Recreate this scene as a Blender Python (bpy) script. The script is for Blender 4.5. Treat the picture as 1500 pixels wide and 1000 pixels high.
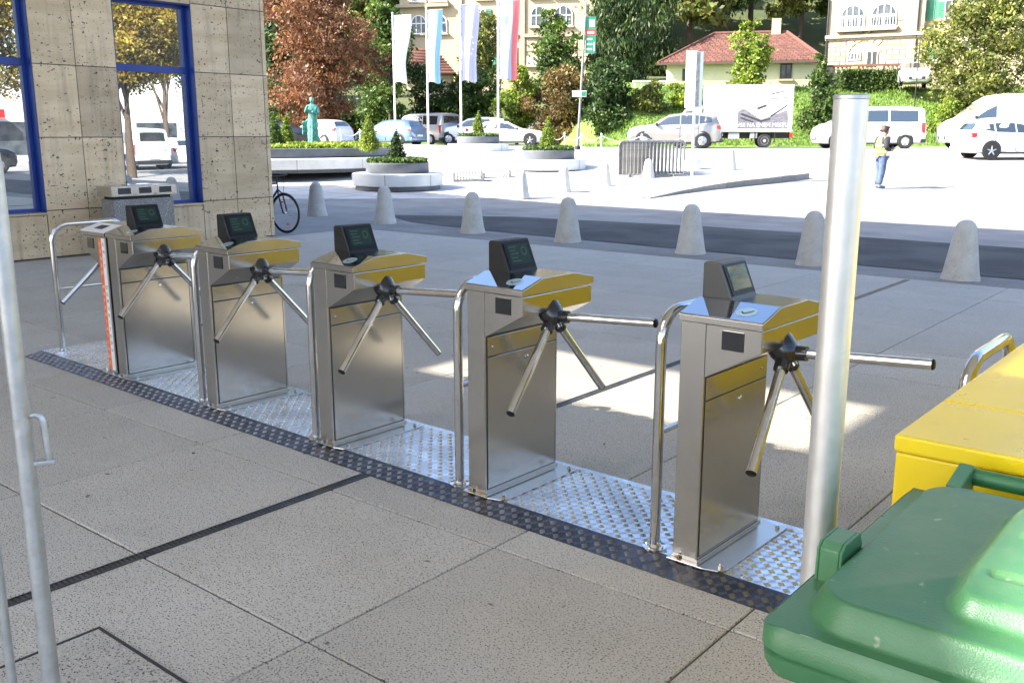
import bpy, bmesh, math, random
import numpy as np
from mathutils import Vector, Matrix
random.seed(7); RNG = np.random.default_rng(7)
for o in list(bpy.data.objects): bpy.data.objects.remove(o, do_unlink=True)
S = bpy.context.scene; COL = S.collection
PI = math.pi; R = math.radians
# ------------------------------------------------------------------ camera
CAMH = 1.72; YAW = 39.401; PITCH = 12.29; FPX = 1400.0
cd = bpy.data.cameras.new('camera'); cam = bpy.data.objects.new('camera', cd); COL.objects.link(cam)
cd.sensor_width = 36; cd.lens = FPX / 1500 * 36; cd.clip_start = .05; cd.clip_end = 2000
cam.location = (0, 0, CAMH); cam.rotation_euler = (R(90 - PITCH), 0, R(YAW)); S.camera = cam
# ------------------------------------------------------------------ sky, sun, exposure
SUN_EL = 36.0; LD = Vector((.624, .781, 0)).normalized()         # the way the light travels over the ground
w = bpy.data.worlds.new('World'); S.world = w; w.use_nodes = True
nt = w.node_tree; bg = nt.nodes['Background']; sk = nt.nodes.new('ShaderNodeTexSky')
sk.sky_type = 'NISHITA'; sk.sun_disc = False; sk.sun_elevation = R(SUN_EL)
sk.sun_rotation = math.atan2(-LD.x, -LD.y); sk.air_density = .75; sk.dust_density = 1.7; sk.ozone_density = .8
nt.links.new(sk.outputs[0], bg.inputs[0]); bg.inputs[1].default_value = .15
sd = bpy.data.lights.new('sun', 'SUN'); sun = bpy.data.objects.new('sun', sd); COL.objects.link(sun)
sd.energy = 5.0; sd.angle = R(.5); sd.color = (1, .95, .86)
ldir = Vector((LD.x * math.cos(R(SUN_EL)), LD.y * math.cos(R(SUN_EL)), -math.sin(R(SUN_EL))))
sun.rotation_euler = ldir.to_track_quat('-Z', 'Y').to_euler(); sun.location = (-20, -25, 40)
S.view_settings.view_transform = 'Standard'; S.view_settings.look = 'None'
S.view_settings.exposure = 2.1; S.view_settings.gamma = 1
S.render.engine = 'CYCLES'; S.render.resolution_x = 1024; S.render.resolution_y = 682
S.cycles.max_bounces = 8; S.cycles.diffuse_bounces = 4; S.cycles.glossy_bounces = 5; S.cycles.transmission_bounces = 6
# ------------------------------------------------------------------ pixel (1500 x 1000) to place
_a = R(YAW); _p = R(PITCH); CR = Vector((math.cos(_a), math.sin(_a), 0)); CF = Vector((-math.sin(_a), math.cos(_a), 0))
def FR(r, D, z=0.0): return CR * r + CF * D + Vector((0, 0, z))   # camera-aligned ground frame: r right, D away
def pix(px, py, D):                                              # -> (r, z) of a pixel at ground distance D
    rx = (px - 750) / FPX; u = -(py - 500) / FPX
    fw = math.cos(_p) + math.sin(_p) * u; up = -math.sin(_p) + math.cos(_p) * u
    t = D / fw; return rx * t, CAMH + up * t
def terr(D):                                                     # height of the ground at distance D
    pts = ((-400, 0), (24, 0), (30, .22), (38, .72), (46, 1.0), (62, 1.0), (400, 1.0))
    for (a, za), (b, zb) in zip(pts, pts[1:]):
        if a <= D <= b: return za + (zb - za) * (D - a) / (b - a)
    return 0
def ong(px, py):                                                 # pixel that shows the ground -> (r, D, z)
    D = 5.0
    while D < 90:
        r, z = pix(px, py, D)
        if z <= terr(D): return r, D, terr(D)
        D += .02
    return r, D, z
# ------------------------------------------------------------------ mesh builder
class MB:
    def __init__(s): s.v = []; s.f = []; s.m = []
    def add(s, vs, fs, mi=0):
        b = len(s.v); s.v += [tuple(x) for x in vs]; s.f += [tuple(i + b for i in f) for f in fs]; s.m += [mi] * len(fs); return s
    def box(s, x0, x1, y0, y1, z0, z1, mi=0):
        return s.add([(x0,y0,z0),(x1,y0,z0),(x1,y1,z0),(x0,y1,z0),(x0,y0,z1),(x1,y0,z1),(x1,y1,z1),(x0,y1,z1)],
                     [(0,3,2,1),(4,5,6,7),(0,1,5,4),(1,2,6,5),(2,3,7,6),(3,0,4,7)], mi)
    def prism(s, poly, a0, a1, axis='y', mi=0):                  # polygon in the two other axes, pushed along axis
        n = len(poly)
        def P(u, v, w):
            return {'y': (u, w, v), 'x': (w, u, v), 'z': (u, v, w)}[axis]
        vs = [P(u, v, a0) for u, v in poly] + [P(u, v, a1) for u, v in poly]
        fs = [tuple(range(n)), tuple(range(2*n-1, n-1, -1))] + [(i, i+n, (i+1) % n + n, (i+1) % n) for i in range(n)]
        return s.add(vs, fs, mi)
    def tube(s, pts, r, n=10, cap=True, mi=0):
        pts = [Vector(p) for p in pts]; k = len(pts); rr = r if hasattr(r, '__len__') else [r] * k
        vs = []; prev = None
        for i, p in enumerate(pts):
            t = (pts[min(i+1, k-1)] - pts[max(i-1, 0)]).normalized()
            if prev is None:
                a = Vector((0,0,1)) if abs(t.z) < .9 else Vector((1,0,0)); u = t.cross(a).normalized()
            else:
                u = (prev - t * prev.dot(t)).normalized()
            prev = u; q = t.cross(u)
            for j in range(n):
                an = 2 * PI * j / n; vs.append(p + (u * math.cos(an) + q * math.sin(an)) * rr[i])
        fs = [(i*n+j, i*n+(j+1) % n, (i+1)*n+(j+1) % n, (i+1)*n+j) for i in range(k-1) for j in range(n)]
        if cap: fs += [tuple(range(n-1, -1, -1)), tuple(range((k-1)*n, k*n))]
        return s.add(vs, fs, mi)
    def lathe(s, prof, n=24, c=(0,0,0), axis='z', mi=0, cap=True):
        vs = []
        for r, h in prof:
            for j in range(n):
                an = 2*PI*j/n; x, y = r*math.cos(an), r*math.sin(an)
                vs.append({'z': (c[0]+x, c[1]+y, c[2]+h), 'y': (c[0]+x, c[1]+h, c[2]+y), 'x': (c[0]+h, c[1]+x, c[2]+y)}[axis])
        k = len(prof)
        fs = [(i*n+j, i*n+(j+1) % n, (i+1)*n+(j+1) % n, (i+1)*n+j) for i in range(k-1) for j in range(n)]
        if cap: fs += [tuple(range(n-1, -1, -1)), tuple(range((k-1)*n, k*n))]
        return s.add(vs, fs, mi)
    def grid(s, fn, nu, nv, mi=0):                               # fn(i/nu, j/nv) -> point; mi may be a function
        vs = [fn(i/nu, j/nv) for j in range(nv+1) for i in range(nu+1)]
        b = len(s.v); s.v += [tuple(x) for x in vs]
        for j in range(nv):
            for i in range(nu):
                q = b + j*(nu+1)+i; s.f.append((q, q+1, q+nu+2, q+nu+1)); s.m.append(mi(i/nu, j/nv) if callable(mi) else mi)
        return s
    def mesh(s, name, mat, smooth=None, fix=True):
        me = bpy.data.meshes.new(name); me.from_pydata(s.v, [], s.f)
        for m in (mat if isinstance(mat, (list, tuple)) else [mat]): me.materials.append(m)
        if any(s.m): me.polygons.foreach_set('material_index', s.m)
        if fix:
            bm = bmesh.new(); bm.from_mesh(me); bmesh.ops.recalc_face_normals(bm, faces=bm.faces); bm.to_mesh(me); bm.free()
        if smooth is not None:
            me.polygons.foreach_set('use_smooth', [True] * len(me.polygons)); me.set_sharp_from_angle(angle=R(smooth))
        me.update(); return me
    def obj(s, name, mat, parent=None, smooth=None, bevel=0, loc=None, seg=2, fix=True):
        return link(name, s.mesh(name, mat, smooth, fix), parent, bevel, loc, seg)
def link(name, me, parent=None, bevel=0, loc=None, seg=2):
    o = bpy.data.objects.new(name, me); COL.objects.link(o)
    if parent is not None: o.parent = parent
    if loc is not None: o.location = loc
    if bevel:
        b = o.modifiers.new('bevel', 'BEVEL'); b.width = bevel; b.segments = seg; b.limit_method = 'ANGLE'; b.angle_limit = R(40)
        b.harden_normals = False
    return o
def tag(o, label, cat, group=None, kind=None):
    o['label'] = label; o['category'] = cat
    if group: o['group'] = group
    if kind: o['kind'] = kind
    return o
def thing(name, label, cat, loc=(0,0,0), rz=0.0, group=None):
    o = bpy.data.objects.new(name, None); COL.objects.link(o); o.empty_display_size = .2
    o.location = loc; o.rotation_euler = (0, 0, rz); return tag(o, label, cat, group)
def struct(o): o['kind'] = 'structure'; return o
def stuff(o): o['kind'] = 'stuff'; return o
def dup(root, loc, rz, label=None, group=None, parent=None):
    r = root.copy(); COL.objects.link(r)
    if parent is not None: r.parent = parent
    else: r.location = loc; r.rotation_euler = (0, 0, rz)
    if label: r['label'] = label
    if group: r['group'] = group
    for ch in list(root.children): dup(ch, None, None, parent=r)
    return r
def text(body, size, mat, parent, M, name='lettering', ext=.002, align='CENTER'):
    cu = bpy.data.curves.new(name, 'FONT'); cu.body = body; cu.size = size; cu.extrude = ext; cu.align_x = align; cu.align_y = 'CENTER'
    t = bpy.data.objects.new(name, cu); COL.objects.link(t)
    dg = bpy.context.evaluated_depsgraph_get(); me = bpy.data.meshes.new_from_object(t.evaluated_get(dg))
    bpy.data.objects.remove(t, do_unlink=True); me.materials.clear(); me.materials.append(mat)
    me.transform(M); o = link(name, me, parent); return o
# ------------------------------------------------------------------ materials
def nd(nt, t, **k):
    n = nt.nodes.new(t)
    for a, b in k.items(): setattr(n, a, b)
    return n
def mk(name, c, rough=.6, metal=0., c2=None, scale=5., detail=4., lo=.35, hi=.65, bump=0., bscale=80., bstretch=None, rnd=0., isl=0., ihue=0.,
       coat=0., stretch=None, rvar=0., trans=0., spec=.5, speck=None, dirt=None, pos=False):
    m = bpy.data.materials.new(name); m.use_nodes = True; nt = m.node_tree; L = nt.links.new
    b = nt.nodes['Principled BSDF']; CO = nd(nt, 'ShaderNodeNewGeometry').outputs['Position'] if pos else nd(nt, 'ShaderNodeTexCoord').outputs['Object']
    def mapped(st):
        mp = nd(nt, 'ShaderNodeMapping'); L(CO, mp.inputs[0]); mp.inputs['Scale'].default_value = st; return mp.outputs[0]
    def noise(sc, de, st=None, ro=.55):
        n = nd(nt, 'ShaderNodeTexNoise'); n.inputs['Scale'].default_value = sc; n.inputs['Detail'].default_value = de
        n.inputs['Roughness'].default_value = ro; L(mapped(st) if st else CO, n.inputs['Vector']); return n.outputs['Fac']
    def rng(src, a, bb, o0=0., o1=1.):
        r = nd(nt, 'ShaderNodeMapRange'); L(src, r.inputs[0])
        for i, v in enumerate((a, bb, o0, o1)): r.inputs[i+1].default_value = v
        return r.outputs[0]
    def mix(f, A, B):
        x = nd(nt, 'ShaderNodeMix', data_type='RGBA')
        if hasattr(f, 'default_value') and not isinstance(f, float): L(f, x.inputs[0])
        else: x.inputs[0].default_value = f
        for v, i in ((A, 6), (B, 7)):
            if isinstance(v, tuple): x.inputs[i].default_value = (*v, 1)
            else: L(v, x.inputs[i])
        return x.outputs[2]
    col = None
    if c2: col = mix(rng(noise(scale, detail, stretch), lo, hi), c, c2)
    if dirt:                                                     # (colour, scale, lo, hi, amount)
        dc, ds, dl, dh, da = dirt; col = mix(rng(noise(ds, 6, None, .65), dl, dh, 0, da), col or c, dc)
    if speck:                                                    # list of (colour, scale, lo, hi)
        for sc_, ss, sl, sh in speck: col = mix(rng(noise(ss, 2), sl, sh), col or c, sc_)
    if rnd or isl:
        h = nd(nt, 'ShaderNodeHueSaturation')
        if rnd: src = nd(nt, 'ShaderNodeObjectInfo').outputs['Random']; amp = rnd
        else: src = nd(nt, 'ShaderNodeNewGeometry').outputs['Random Per Island']; amp = isl
        L(rng(src, 0, 1, 1-amp, 1+amp), h.inputs['Value'])
        if ihue:
            mm = nd(nt, 'ShaderNodeMath', operation='MULTIPLY'); L(src, mm.inputs[0]); mm.inputs[1].default_value = 7.31
            fr = nd(nt, 'ShaderNodeMath', operation='FRACT'); L(mm.outputs[0], fr.inputs[0]); L(rng(fr.outputs[0], 0, 1, .5-ihue, .5+ihue), h.inputs['Hue'])
        if col is None: h.inputs['Color'].default_value = (*c, 1)
        else: L(col, h.inputs['Color'])
        col = h.outputs[0]
    if col is None: b.inputs['Base Color'].default_value = (*c, 1)
    else: L(col, b.inputs['Base Color'])
    b.inputs['Roughness'].default_value = rough; b.inputs['Metallic'].default_value = metal
    b.inputs['Specular IOR Level'].default_value = spec
    if rvar: L(rng(noise(scale*1.7, 5, stretch), .3, .7, max(.02, rough-rvar), rough+rvar), b.inputs['Roughness'])
    if coat: b.inputs['Coat Weight'].default_value = coat; b.inputs['Coat Roughness'].default_value = .05
    if bump:
        bp = nd(nt, 'ShaderNodeBump'); bp.inputs['Strength'].default_value = bump; bp.inputs['Distance'].default_value = .01
        L(noise(bscale, 4, bstretch), bp.inputs['Height']); L(bp.outputs[0], b.inputs['Normal'])
    if trans:
        out = nt.nodes['Material Output']; tr = nd(nt, 'ShaderNodeBsdfTranslucent'); ms = nd(nt, 'ShaderNodeMixShader')
        if col is None: tr.inputs[0].default_value = (*c, 1)
        else: L(col, tr.inputs[0])
        ms.inputs[0].default_value = trans; L(b.outputs[0], ms.inputs[1]); L(tr.outputs[0], ms.inputs[2]); L(ms.outputs[0], out.inputs[0])
    return m
def glass_mat(name, tint, rough=.02, see=.0):                    # window glass over dark rooms: dark, mirror-like
    m = mk(name, tint, rough, 0); b = m.node_tree.nodes['Principled BSDF']; b.inputs['Specular IOR Level'].default_value = 1.0
    b.inputs['IOR'].default_value = 1.6; b.inputs['Coat Weight'].default_value = 1; b.inputs['Coat Roughness'].default_value = .01; b.inputs['Coat IOR'].default_value = 1.7
    return m
mt = {}
mt['slab'] = mk('slab_concrete', pos=True, c= (.46,.437,.39), rough=.75, c2=(.53,.505,.455), scale=2.2, bump=.3, bscale=150, rnd=.06,
    dirt=((.25,.24,.22), 1.1, .5, .78, .5), speck=[((.6,.57,.51), 130, .57, .64), ((.03,.027,.023), 140, .585, .63), ((.16,.14,.115), 9, .735, .76)])
mt['joint'] = mk('joint_sand', (.07,.065,.06), .95, c2=(.13,.12,.1), scale=9, bump=.4)
mt['plaza'] = mk('far_paving', (.44,.43,.41), .8, c2=(.52,.51,.49), scale=.6, bump=.2, dirt=((.30,.29,.27), .35, .5, .7, .6))
mt['asphalt'] = mk('asphalt', (.04,.041,.045), .85, c2=(.085,.085,.088), scale=.9, detail=7, lo=.4, hi=.62, bump=.6, bscale=220, speck=[((.16,.16,.16), 170, .62, .7)])
mt['asphalt_old'] = mk('old_asphalt', (.22,.215,.205), .85, c2=(.29,.285,.275), scale=1.1, bump=.5, bscale=200, speck=[((.46,.45,.44), 160, .6, .7)], dirt=((.13,.125,.12), .45, .5, .7, .7))
mt['kerb'] = mk('kerb_granite', (.2,.19,.175), .8, c2=(.28,.265,.25), scale=20, bump=.4, rnd=.12)
mt['steel'] = mk('brushed_steel', pos=True, c= (.52,.505,.475), rough=.20, metal=1., c2=(.58,.565,.535), dirt=((.34,.32,.29), 4, .55, .8, .35), scale=3, stretch=(420,420,8), rvar=.05, bump=.03, bscale=5, bstretch=(500,500,4))
mt['steel_v'] = mk('brushed_steel_panel', pos=True, c= (.52,.50,.46), rough=.15, metal=1., c2=(.58,.555,.515), dirt=((.34,.315,.275), 4, .55, .8, .35), scale=3, stretch=(8,8,420), rvar=.04, bump=.03, bscale=5, bstretch=(4,4,500))
mt['chrome'] = mk('polished_tube', (.72,.71,.70), .09, 1., c2=(.62,.61,.6), scale=14, rvar=.04)
mt['alu'] = mk('tread_plate', (.74,.76,.79), .26, 1., c2=(.62,.64,.67), scale=7, rvar=.14, dirt=((.22,.21,.2), 2.2, .48, .75, .65))
mt['lip'] = mk('ramp_plate', (.17,.175,.2), .4, 1., c2=(.10,.105,.125), scale=9, rvar=.12)
mt['lipbar'] = mk('ramp_tread', (.34,.345,.37), .34, 1., c2=(.24,.245,.27), scale=9, rvar=.1)
mt['black'] = mk('black_plastic', (.010,.010,.011), .45, rvar=.1, scale=30, spec=.3)
mt['blackgloss'] = mk('black_glass', (.008,.009,.012), .03, coat=1.)
mt['hub'] = mk('hub_black', (.014,.014,.016), .16, coat=.5)
mt['screen'] = mk('lcd_screen', (.012,.03,.02), .5, c2=(.02,.042,.03), scale=25, spec=.15)
mt['plateglass'] = mk('reader_glass', (.50,.55,.60), .03, 1.)
mt['bezel'] = mk('matt_bezel', (.008,.008,.009), .5, spec=.2)
mt['screen_blue'] = mk('lcd_screen_blue', (.05,.12,.15), .05, c2=(.12,.22,.25), scale=8, stretch=(1,1,3), coat=1.)
mt['lcd_mark'] = mk('lcd_mark', (.05,.075,.055), .5, spec=.2)
mt['galv'] = mk('galvanised', (.50,.52,.54), .42, .85, c2=(.60,.62,.63), scale=30, rvar=.12, bump=.05, bscale=40, dirt=((.26,.25,.24), 7, .58, .75, .6))
mt['galv2'] = mk('galvanised_pole', (.70,.69,.66), .4, .75, c2=(.76,.75,.72), scale=24, rvar=.06, bump=.02, bscale=60, dirt=((.4,.38,.34), 9, .64, .75, .5))
mt['yellow'] = mk('yellow_paint', (.82,.60,.010), .3, c2=(.88,.65,.015), scale=2, bump=.04, bscale=14, dirt=((.55,.42,.05), 9, .58, .8, .45), rvar=.08)
mt['yellow_top'] = mt['yellow']
mt['green'] = mk('green_plastic', (.045,.155,.062), .36, c2=(.06,.185,.08), scale=3, bump=.14, bscale=320, rvar=.1, dirt=((.19,.25,.15), 5, .5, .8, .55), speck=[((.25,.30,.2), 30, .70, .76)])
mt['green_dk'] = mk('green_plastic_body', (.02,.13,.042), .42, c2=(.025,.15,.05), scale=4, bump=.1, bscale=300)
mt['rubber'] = mk('rubber', (.02,.02,.02), .8, bump=.2, bscale=60)
mt['blue'] = mk('blue_frame_paint', (.008,.035,.23), .38, c2=(.012,.05,.3), scale=3, dirt=((.03,.05,.12), 8, .6, .8, .5))
mt['glass'] = glass_mat('mirror_glass', (.03,.035,.04)); mt['glass'].node_tree.nodes['Principled BSDF'].inputs['Metallic'].default_value = .9
mt['glass'].node_tree.nodes['Principled BSDF'].inputs['Base Color'].default_value = (.62,.66,.68,1); mt['glass'].node_tree.nodes['Principled BSDF'].inputs['Roughness'].default_value = .0
mt['wglass'] = mk('window_glass', (.03,.04,.05), .08, c2=(.09,.10,.11), scale=1.5, spec=.4)
mt['cglass'] = glass_mat('car_glass', (.025,.035,.04))
mt['granite'] = mk('terrazzo', (.20,.19,.18), .6, c2=(.2,.19,.18), scale=40, bump=.3, bscale=90, speck=[((.5,.48,.45), 90, .58, .64), ((.06,.06,.06), 110, .6, .66)])
mt['bollard'] = mk('bollard_concrete', pos=True, c=(.47,.45,.415), rough=.8, c2=(.55,.53,.495), scale=6, bump=.35, bscale=90, rnd=.07, dirt=((.27,.25,.22), 4, .55, .78, .55), speck=[((.22,.2,.18), 60, .66, .7)])
mt['seat'] = mk('cast_seat', (.60,.60,.58), .55, c2=(.68,.68,.66), scale=3, bump=.08, dirt=((.42,.4,.38), 3, .6, .8, .4))
mt['bowl'] = mk('bowl_grey', (.085,.095,.11), .5, c2=(.11,.12,.135), scale=4, bump=.06)
mt['soil'] = mk('soil', (.05,.035,.025), .95, c2=(.09,.06,.04), scale=20, bump=.6, bscale=40)
mt['orange'] = mk('orange_sticker', (.78,.13,.015), .4, c2=(.84,.16,.02), scale=10); mt['white'] = mk('white_sticker', (.78,.78,.78), .45, c2=(.7,.7,.7), scale=9)
mt['ink'] = mk('dark_print', (.03,.03,.035), .5); mt['cream'] = mk('cream_render', (.40,.32,.20), .85, c2=(.45,.365,.24), scale=.9, bump=.2, bscale=30, dirt=((.34,.28,.19), 1.2, .55, .75, .5))
mt['cream2'] = mk('pale_render', (.50,.475,.32), .85, c2=(.56,.53,.37), scale=1.2, bump=.2, bscale=30)
mt['trim'] = mk('stone_trim', (.36,.30,.21), .8, c2=(.28,.235,.17), scale=6, bump=.2)
mt['paintw'] = mk('white_joinery', (.74,.74,.72), .45, c2=(.68,.68,.66), scale=9)
mt['shutter'] = mk('green_shutter', (.03,.20,.10), .5, c2=(.045,.24,.13), scale=6)
mt['tile'] = mk('roof_tile', (.155,.055,.036), .85, c2=(.08,.04,.03), scale=7, bump=.4, bscale=18, isl=.25)
mt['bark'] = mk('bark', (.09,.065,.045), .9, c2=(.05,.038,.03), scale=12, bump=.8, bscale=22, stretch=(3,3,.6))
mt['grass'] = mk('grass_ground', (.10,.17,.025), .9, c2=(.15,.22,.04), scale=1.6, bump=.7, bscale=25)
mt['blade'] = mk('grass_blades', (.13,.22,.03), .6, isl=.35, ihue=.02, trans=.3)
mt['forest_floor'] = mk('forest_floor', (.05,.07,.025), .95, c2=(.08,.09,.03), scale=.5, bump=.6, bscale=6)
def leaf(name, c, isl=.45, ihue=.03): mt[name] = mk(name, c, .5, c2=tuple(min(1, x*k) for x, k in zip(c, (1.75, 1.6, 1.2))), scale=.55, detail=3, lo=.42, hi=.66, isl=isl, ihue=ihue, trans=.32, spec=.35)
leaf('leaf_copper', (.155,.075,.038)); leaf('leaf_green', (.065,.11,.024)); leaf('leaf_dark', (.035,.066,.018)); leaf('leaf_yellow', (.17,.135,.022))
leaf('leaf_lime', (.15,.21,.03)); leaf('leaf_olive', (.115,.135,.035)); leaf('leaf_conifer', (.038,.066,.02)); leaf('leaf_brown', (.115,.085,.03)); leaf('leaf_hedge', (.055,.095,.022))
def paint(name, c, metal=0.): mt[name] = mk(name, c, .28, metal, c2=tuple(x*.94 for x in c), scale=2, coat=.7); return mt[name]
paint('p_white', (.78,.78,.78)); paint('p_silver', (.48,.48,.47), .5); paint('p_beige', (.36,.345,.32), .5); paint('p_blue', (.05,.09,.17), .3); paint('p_dark', (.02,.022,.03), .2); paint('p_sky', (.13,.22,.36), .4)
mt['tail'] = mk('tail_light', (.45,.012,.015), .15, coat=1); mt['head'] = mk('head_light', (.55,.57,.6), .08, coat=1); mt['trimblk'] = mk('black_trim', (.02,.02,.022), .55)
mt['rim'] = mk('alloy_rim', (.55,.55,.56), .3, .9, c2=(.42,.42,.43), scale=12); mt['plate'] = mk('number_plate', (.75,.75,.72), .4)

def add_joints(m, size, off=.5, col=(.16,.155,.145), width=.02):       # far paving: fine joint lines where slabs are too small to build
    nt = m.node_tree; b = nt.nodes['Principled BSDF']; src = b.inputs['Base Color'].links[0].from_socket
    g = nt.nodes.new('ShaderNodeNewGeometry'); br = nt.nodes.new('ShaderNodeTexBrick'); nt.links.new(g.outputs['Position'], br.inputs['Vector'])
    br.offset = off; br.inputs['Scale'].default_value = 1; br.inputs['Mortar Size'].default_value = width; br.inputs['Brick Width'].default_value = size; br.inputs['Row Height'].default_value = size
    br.inputs['Mortar'].default_value = (*col, 1); nt.links.new(src, br.inputs['Color1']); nt.links.new(src, br.inputs['Color2']); nt.links.new(br.outputs['Color'], b.inputs['Base Color'])
add_joints(mt['plaza'], 1.1)
# ================================================================== ground
ROWA = R(-1.35); RO = Vector((-1.80, 3.225, 0))
def ROW(x, y, z=0.0): return Vector((RO.x + x*math.cos(ROWA) - y*math.sin(ROWA), RO.y + x*math.sin(ROWA) + y*math.cos(ROWA), z))
def ground_sheet(name, r0, r1, Ds, dz, mat, nr=2):
    m = MB(); k = len(Ds) - 1
    m.grid(lambda u, v: FR(r0 + (r1-r0)*u, Ds[round(v*k)], terr(Ds[round(v*k)]) + dz), nr, k)
    return struct(m.obj(name, mat))
ground_sheet('ground', -600, 600, [-300, 24, 30, 38, 46, 62, 300, 900], -.06, mt['forest_floor'])
ground_sheet('pavement', -90, 90, [-70, 24, 30, 38, 46, 63], -.012, mt['asphalt_old'])
SX0, SDX, SY0, SDY = -1.37, 1.093, -.12, 1.0
pl = struct(MB().box(SX0 - 11*SDX, SX0 + 6*SDX, SY0 - 2*SDY, SY0 + 12*SDY + .3, -.05, -.008).obj('plaza', mt['joint']))
sm = MB().box(.004, SDX-.004, .004, SDY-.004, -.03, 0).mesh('paving_slab', mt['slab'])
for i in range(-11, 6):
    for j in range(-2, 12):
        link('paving_slab', sm, pl, .004, (SX0 + i*SDX, SY0 + j*SDY, random.uniform(-.0012, .0012)), 1)
# flush border stones before the lane, dark patched strip of asphalt
km = MB().box(.004, .996, 0, .29, -.05, 0).mesh('border_stone', mt['kerb'])
for i in range(-14, 7): link('border_stone', km, pl, .004, (i, SY0 + 12*SDY + .005, -.001), 1)
m = MB(); poly = [(-15.3,14.3),(-13.6,13.45),(-11.2,13.1),(-6.8,12.85),(-2.5,12.75),(7,12.7),(25,12.7),(25,16.4),(7,16.35),(-3.2,16.3),(-8.7,16.35),(-12.8,15.7)]
m.add([(x, y, -.004) for x, y in poly], [tuple(range(len(poly)))]); struct(m.obj('asphalt_lane', mt['asphalt']))
# pale plaza of the planters behind a rising kerb
K = [ong(945,290), ong(985,284), ong(1030,278), ong(1085,272), ong(1140,266), ong(1180,261)]
KP = [FR(r, D) for r, D, z in K]
bk = FR(-17, 20) - FR(0, 0)
def kz(D): return terr(D) + .0
m = MB(); nk = len(KP) - 1
def isl(u, v):
    k = round(u*nk); p = KP[k] + bk * v; D = p.dot(CF); return Vector((p.x, p.y, terr(D) + .012 + .15*min(1, u*1.8)))
m.grid(isl, nk, 10)
ppz = struct(m.obj('planter_plaza', mt['plaza']))
m = MB(); lf = FR(-34, -3) - FR(0, 0)
m.grid(lambda u, v: (lambda p: Vector((p.x, p.y, terr(p.dot(CF)) - .004)))(FR(-36, 24.3) * 1 + (KP[0] - FR(-36, 24.3)) * u + bk * v), 12, 10)
struct(m.obj('shaded_plaza', mt['plaza']))
for i in range(nk):
    a, b = KP[i], KP[i+1]; n = max(2, round((b-a).length/1.0))
    for j in range(n):
        p = a.lerp(b, j/n); q = a.lerp(b, (j+1)/n); h0 = .15*min(1, (i+j/n)/nk*1.8); h1 = .15*min(1, (i+(j+1)/n)/nk*1.8)
        d = (q-p).normalized(); s = Vector((d.y, -d.x, 0)); s = -s if s.dot(CF) > 0 else s; e = d*.006
        z0, z1 = terr(p.dot(CF)), terr(q.dot(CF)); vs = []
        for pt, z, h in ((p+e, z0, h0), (q-e, z1, h1)):
            vs += [pt + Vector((0,0,z-.1)), pt + s*.14 + Vector((0,0,z-.1)), pt + s*.14 + Vector((0,0,z+h+.012)), pt + Vector((0,0,z+h+.018))]
        o = MB().add(vs, [(0,1,2,3),(4,7,6,5),(0,4,5,1),(1,5,6,2),(2,6,7,3),(3,7,4,0)]).obj('kerb_stone', mt['kerb'], ppz)
# slot drain
dr = thing('slot_drain', 'long narrow slotted metal drain set between the paving slabs', 'drain', (-3.545, 0, 0))
MB().box(-.026, .026, -.5, 11.8, -.02, .0015).obj('channel', mt['ink'], dr)
MB().box(-.027, -.021, -.5, 11.8, -.02, .005).box(.021, .027, -.5, 11.8, -.02, .005).obj('rim', mt['lip'], dr)
m = MB(); y = -.5
while y < 11.75: m.box(-.021, .021, y, y+.009, -.01, .004); y += .021
stuff(m.obj('grating', mt['lip'], dr))
# steel-edged hatch in the near paving
ht = thing('hatch_cover', 'square paved hatch with a dark steel edge beside the slot drain', 'hatch', (-2.80, 1.16, 0))
MB().box(-.3, .3, -.3, .3, -.02, .003).obj('cover', mt['slab'], ht)
m = MB(); e = .312
m.box(-e, e, .301, e, -.02, .005).box(-e, e, -e, -.301, -.02, .005).box(-e, -.301, -.3, .3, -.02, .005).box(.301, e, -.3, .3, -.02, .005); m.obj('frame', mt['ink'], ht)
# sunken manhole far right patch, small stones and leaves
for px, py in ((118,758),(290,754),(885,652),(805,802),(460,948),(306,964)):
    r, D, z = ong(px, py); p = FR(r, D, 0); s = random.uniform(.012, .02)
    o = MB().add([(-s,0,.003),(0,-s*.6,.001),(s*1.2,0,.004),(0,s*.7,.006)], [(0,1,2,3)]).obj('fallen_leaf', mt['bark']); o.location = p; o.rotation_euler.z = random.uniform(0, 6)
    tag(o, 'small dry brown leaf lying on the pale paving slabs', 'leaf', 'dry leaves on the paving')
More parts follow.
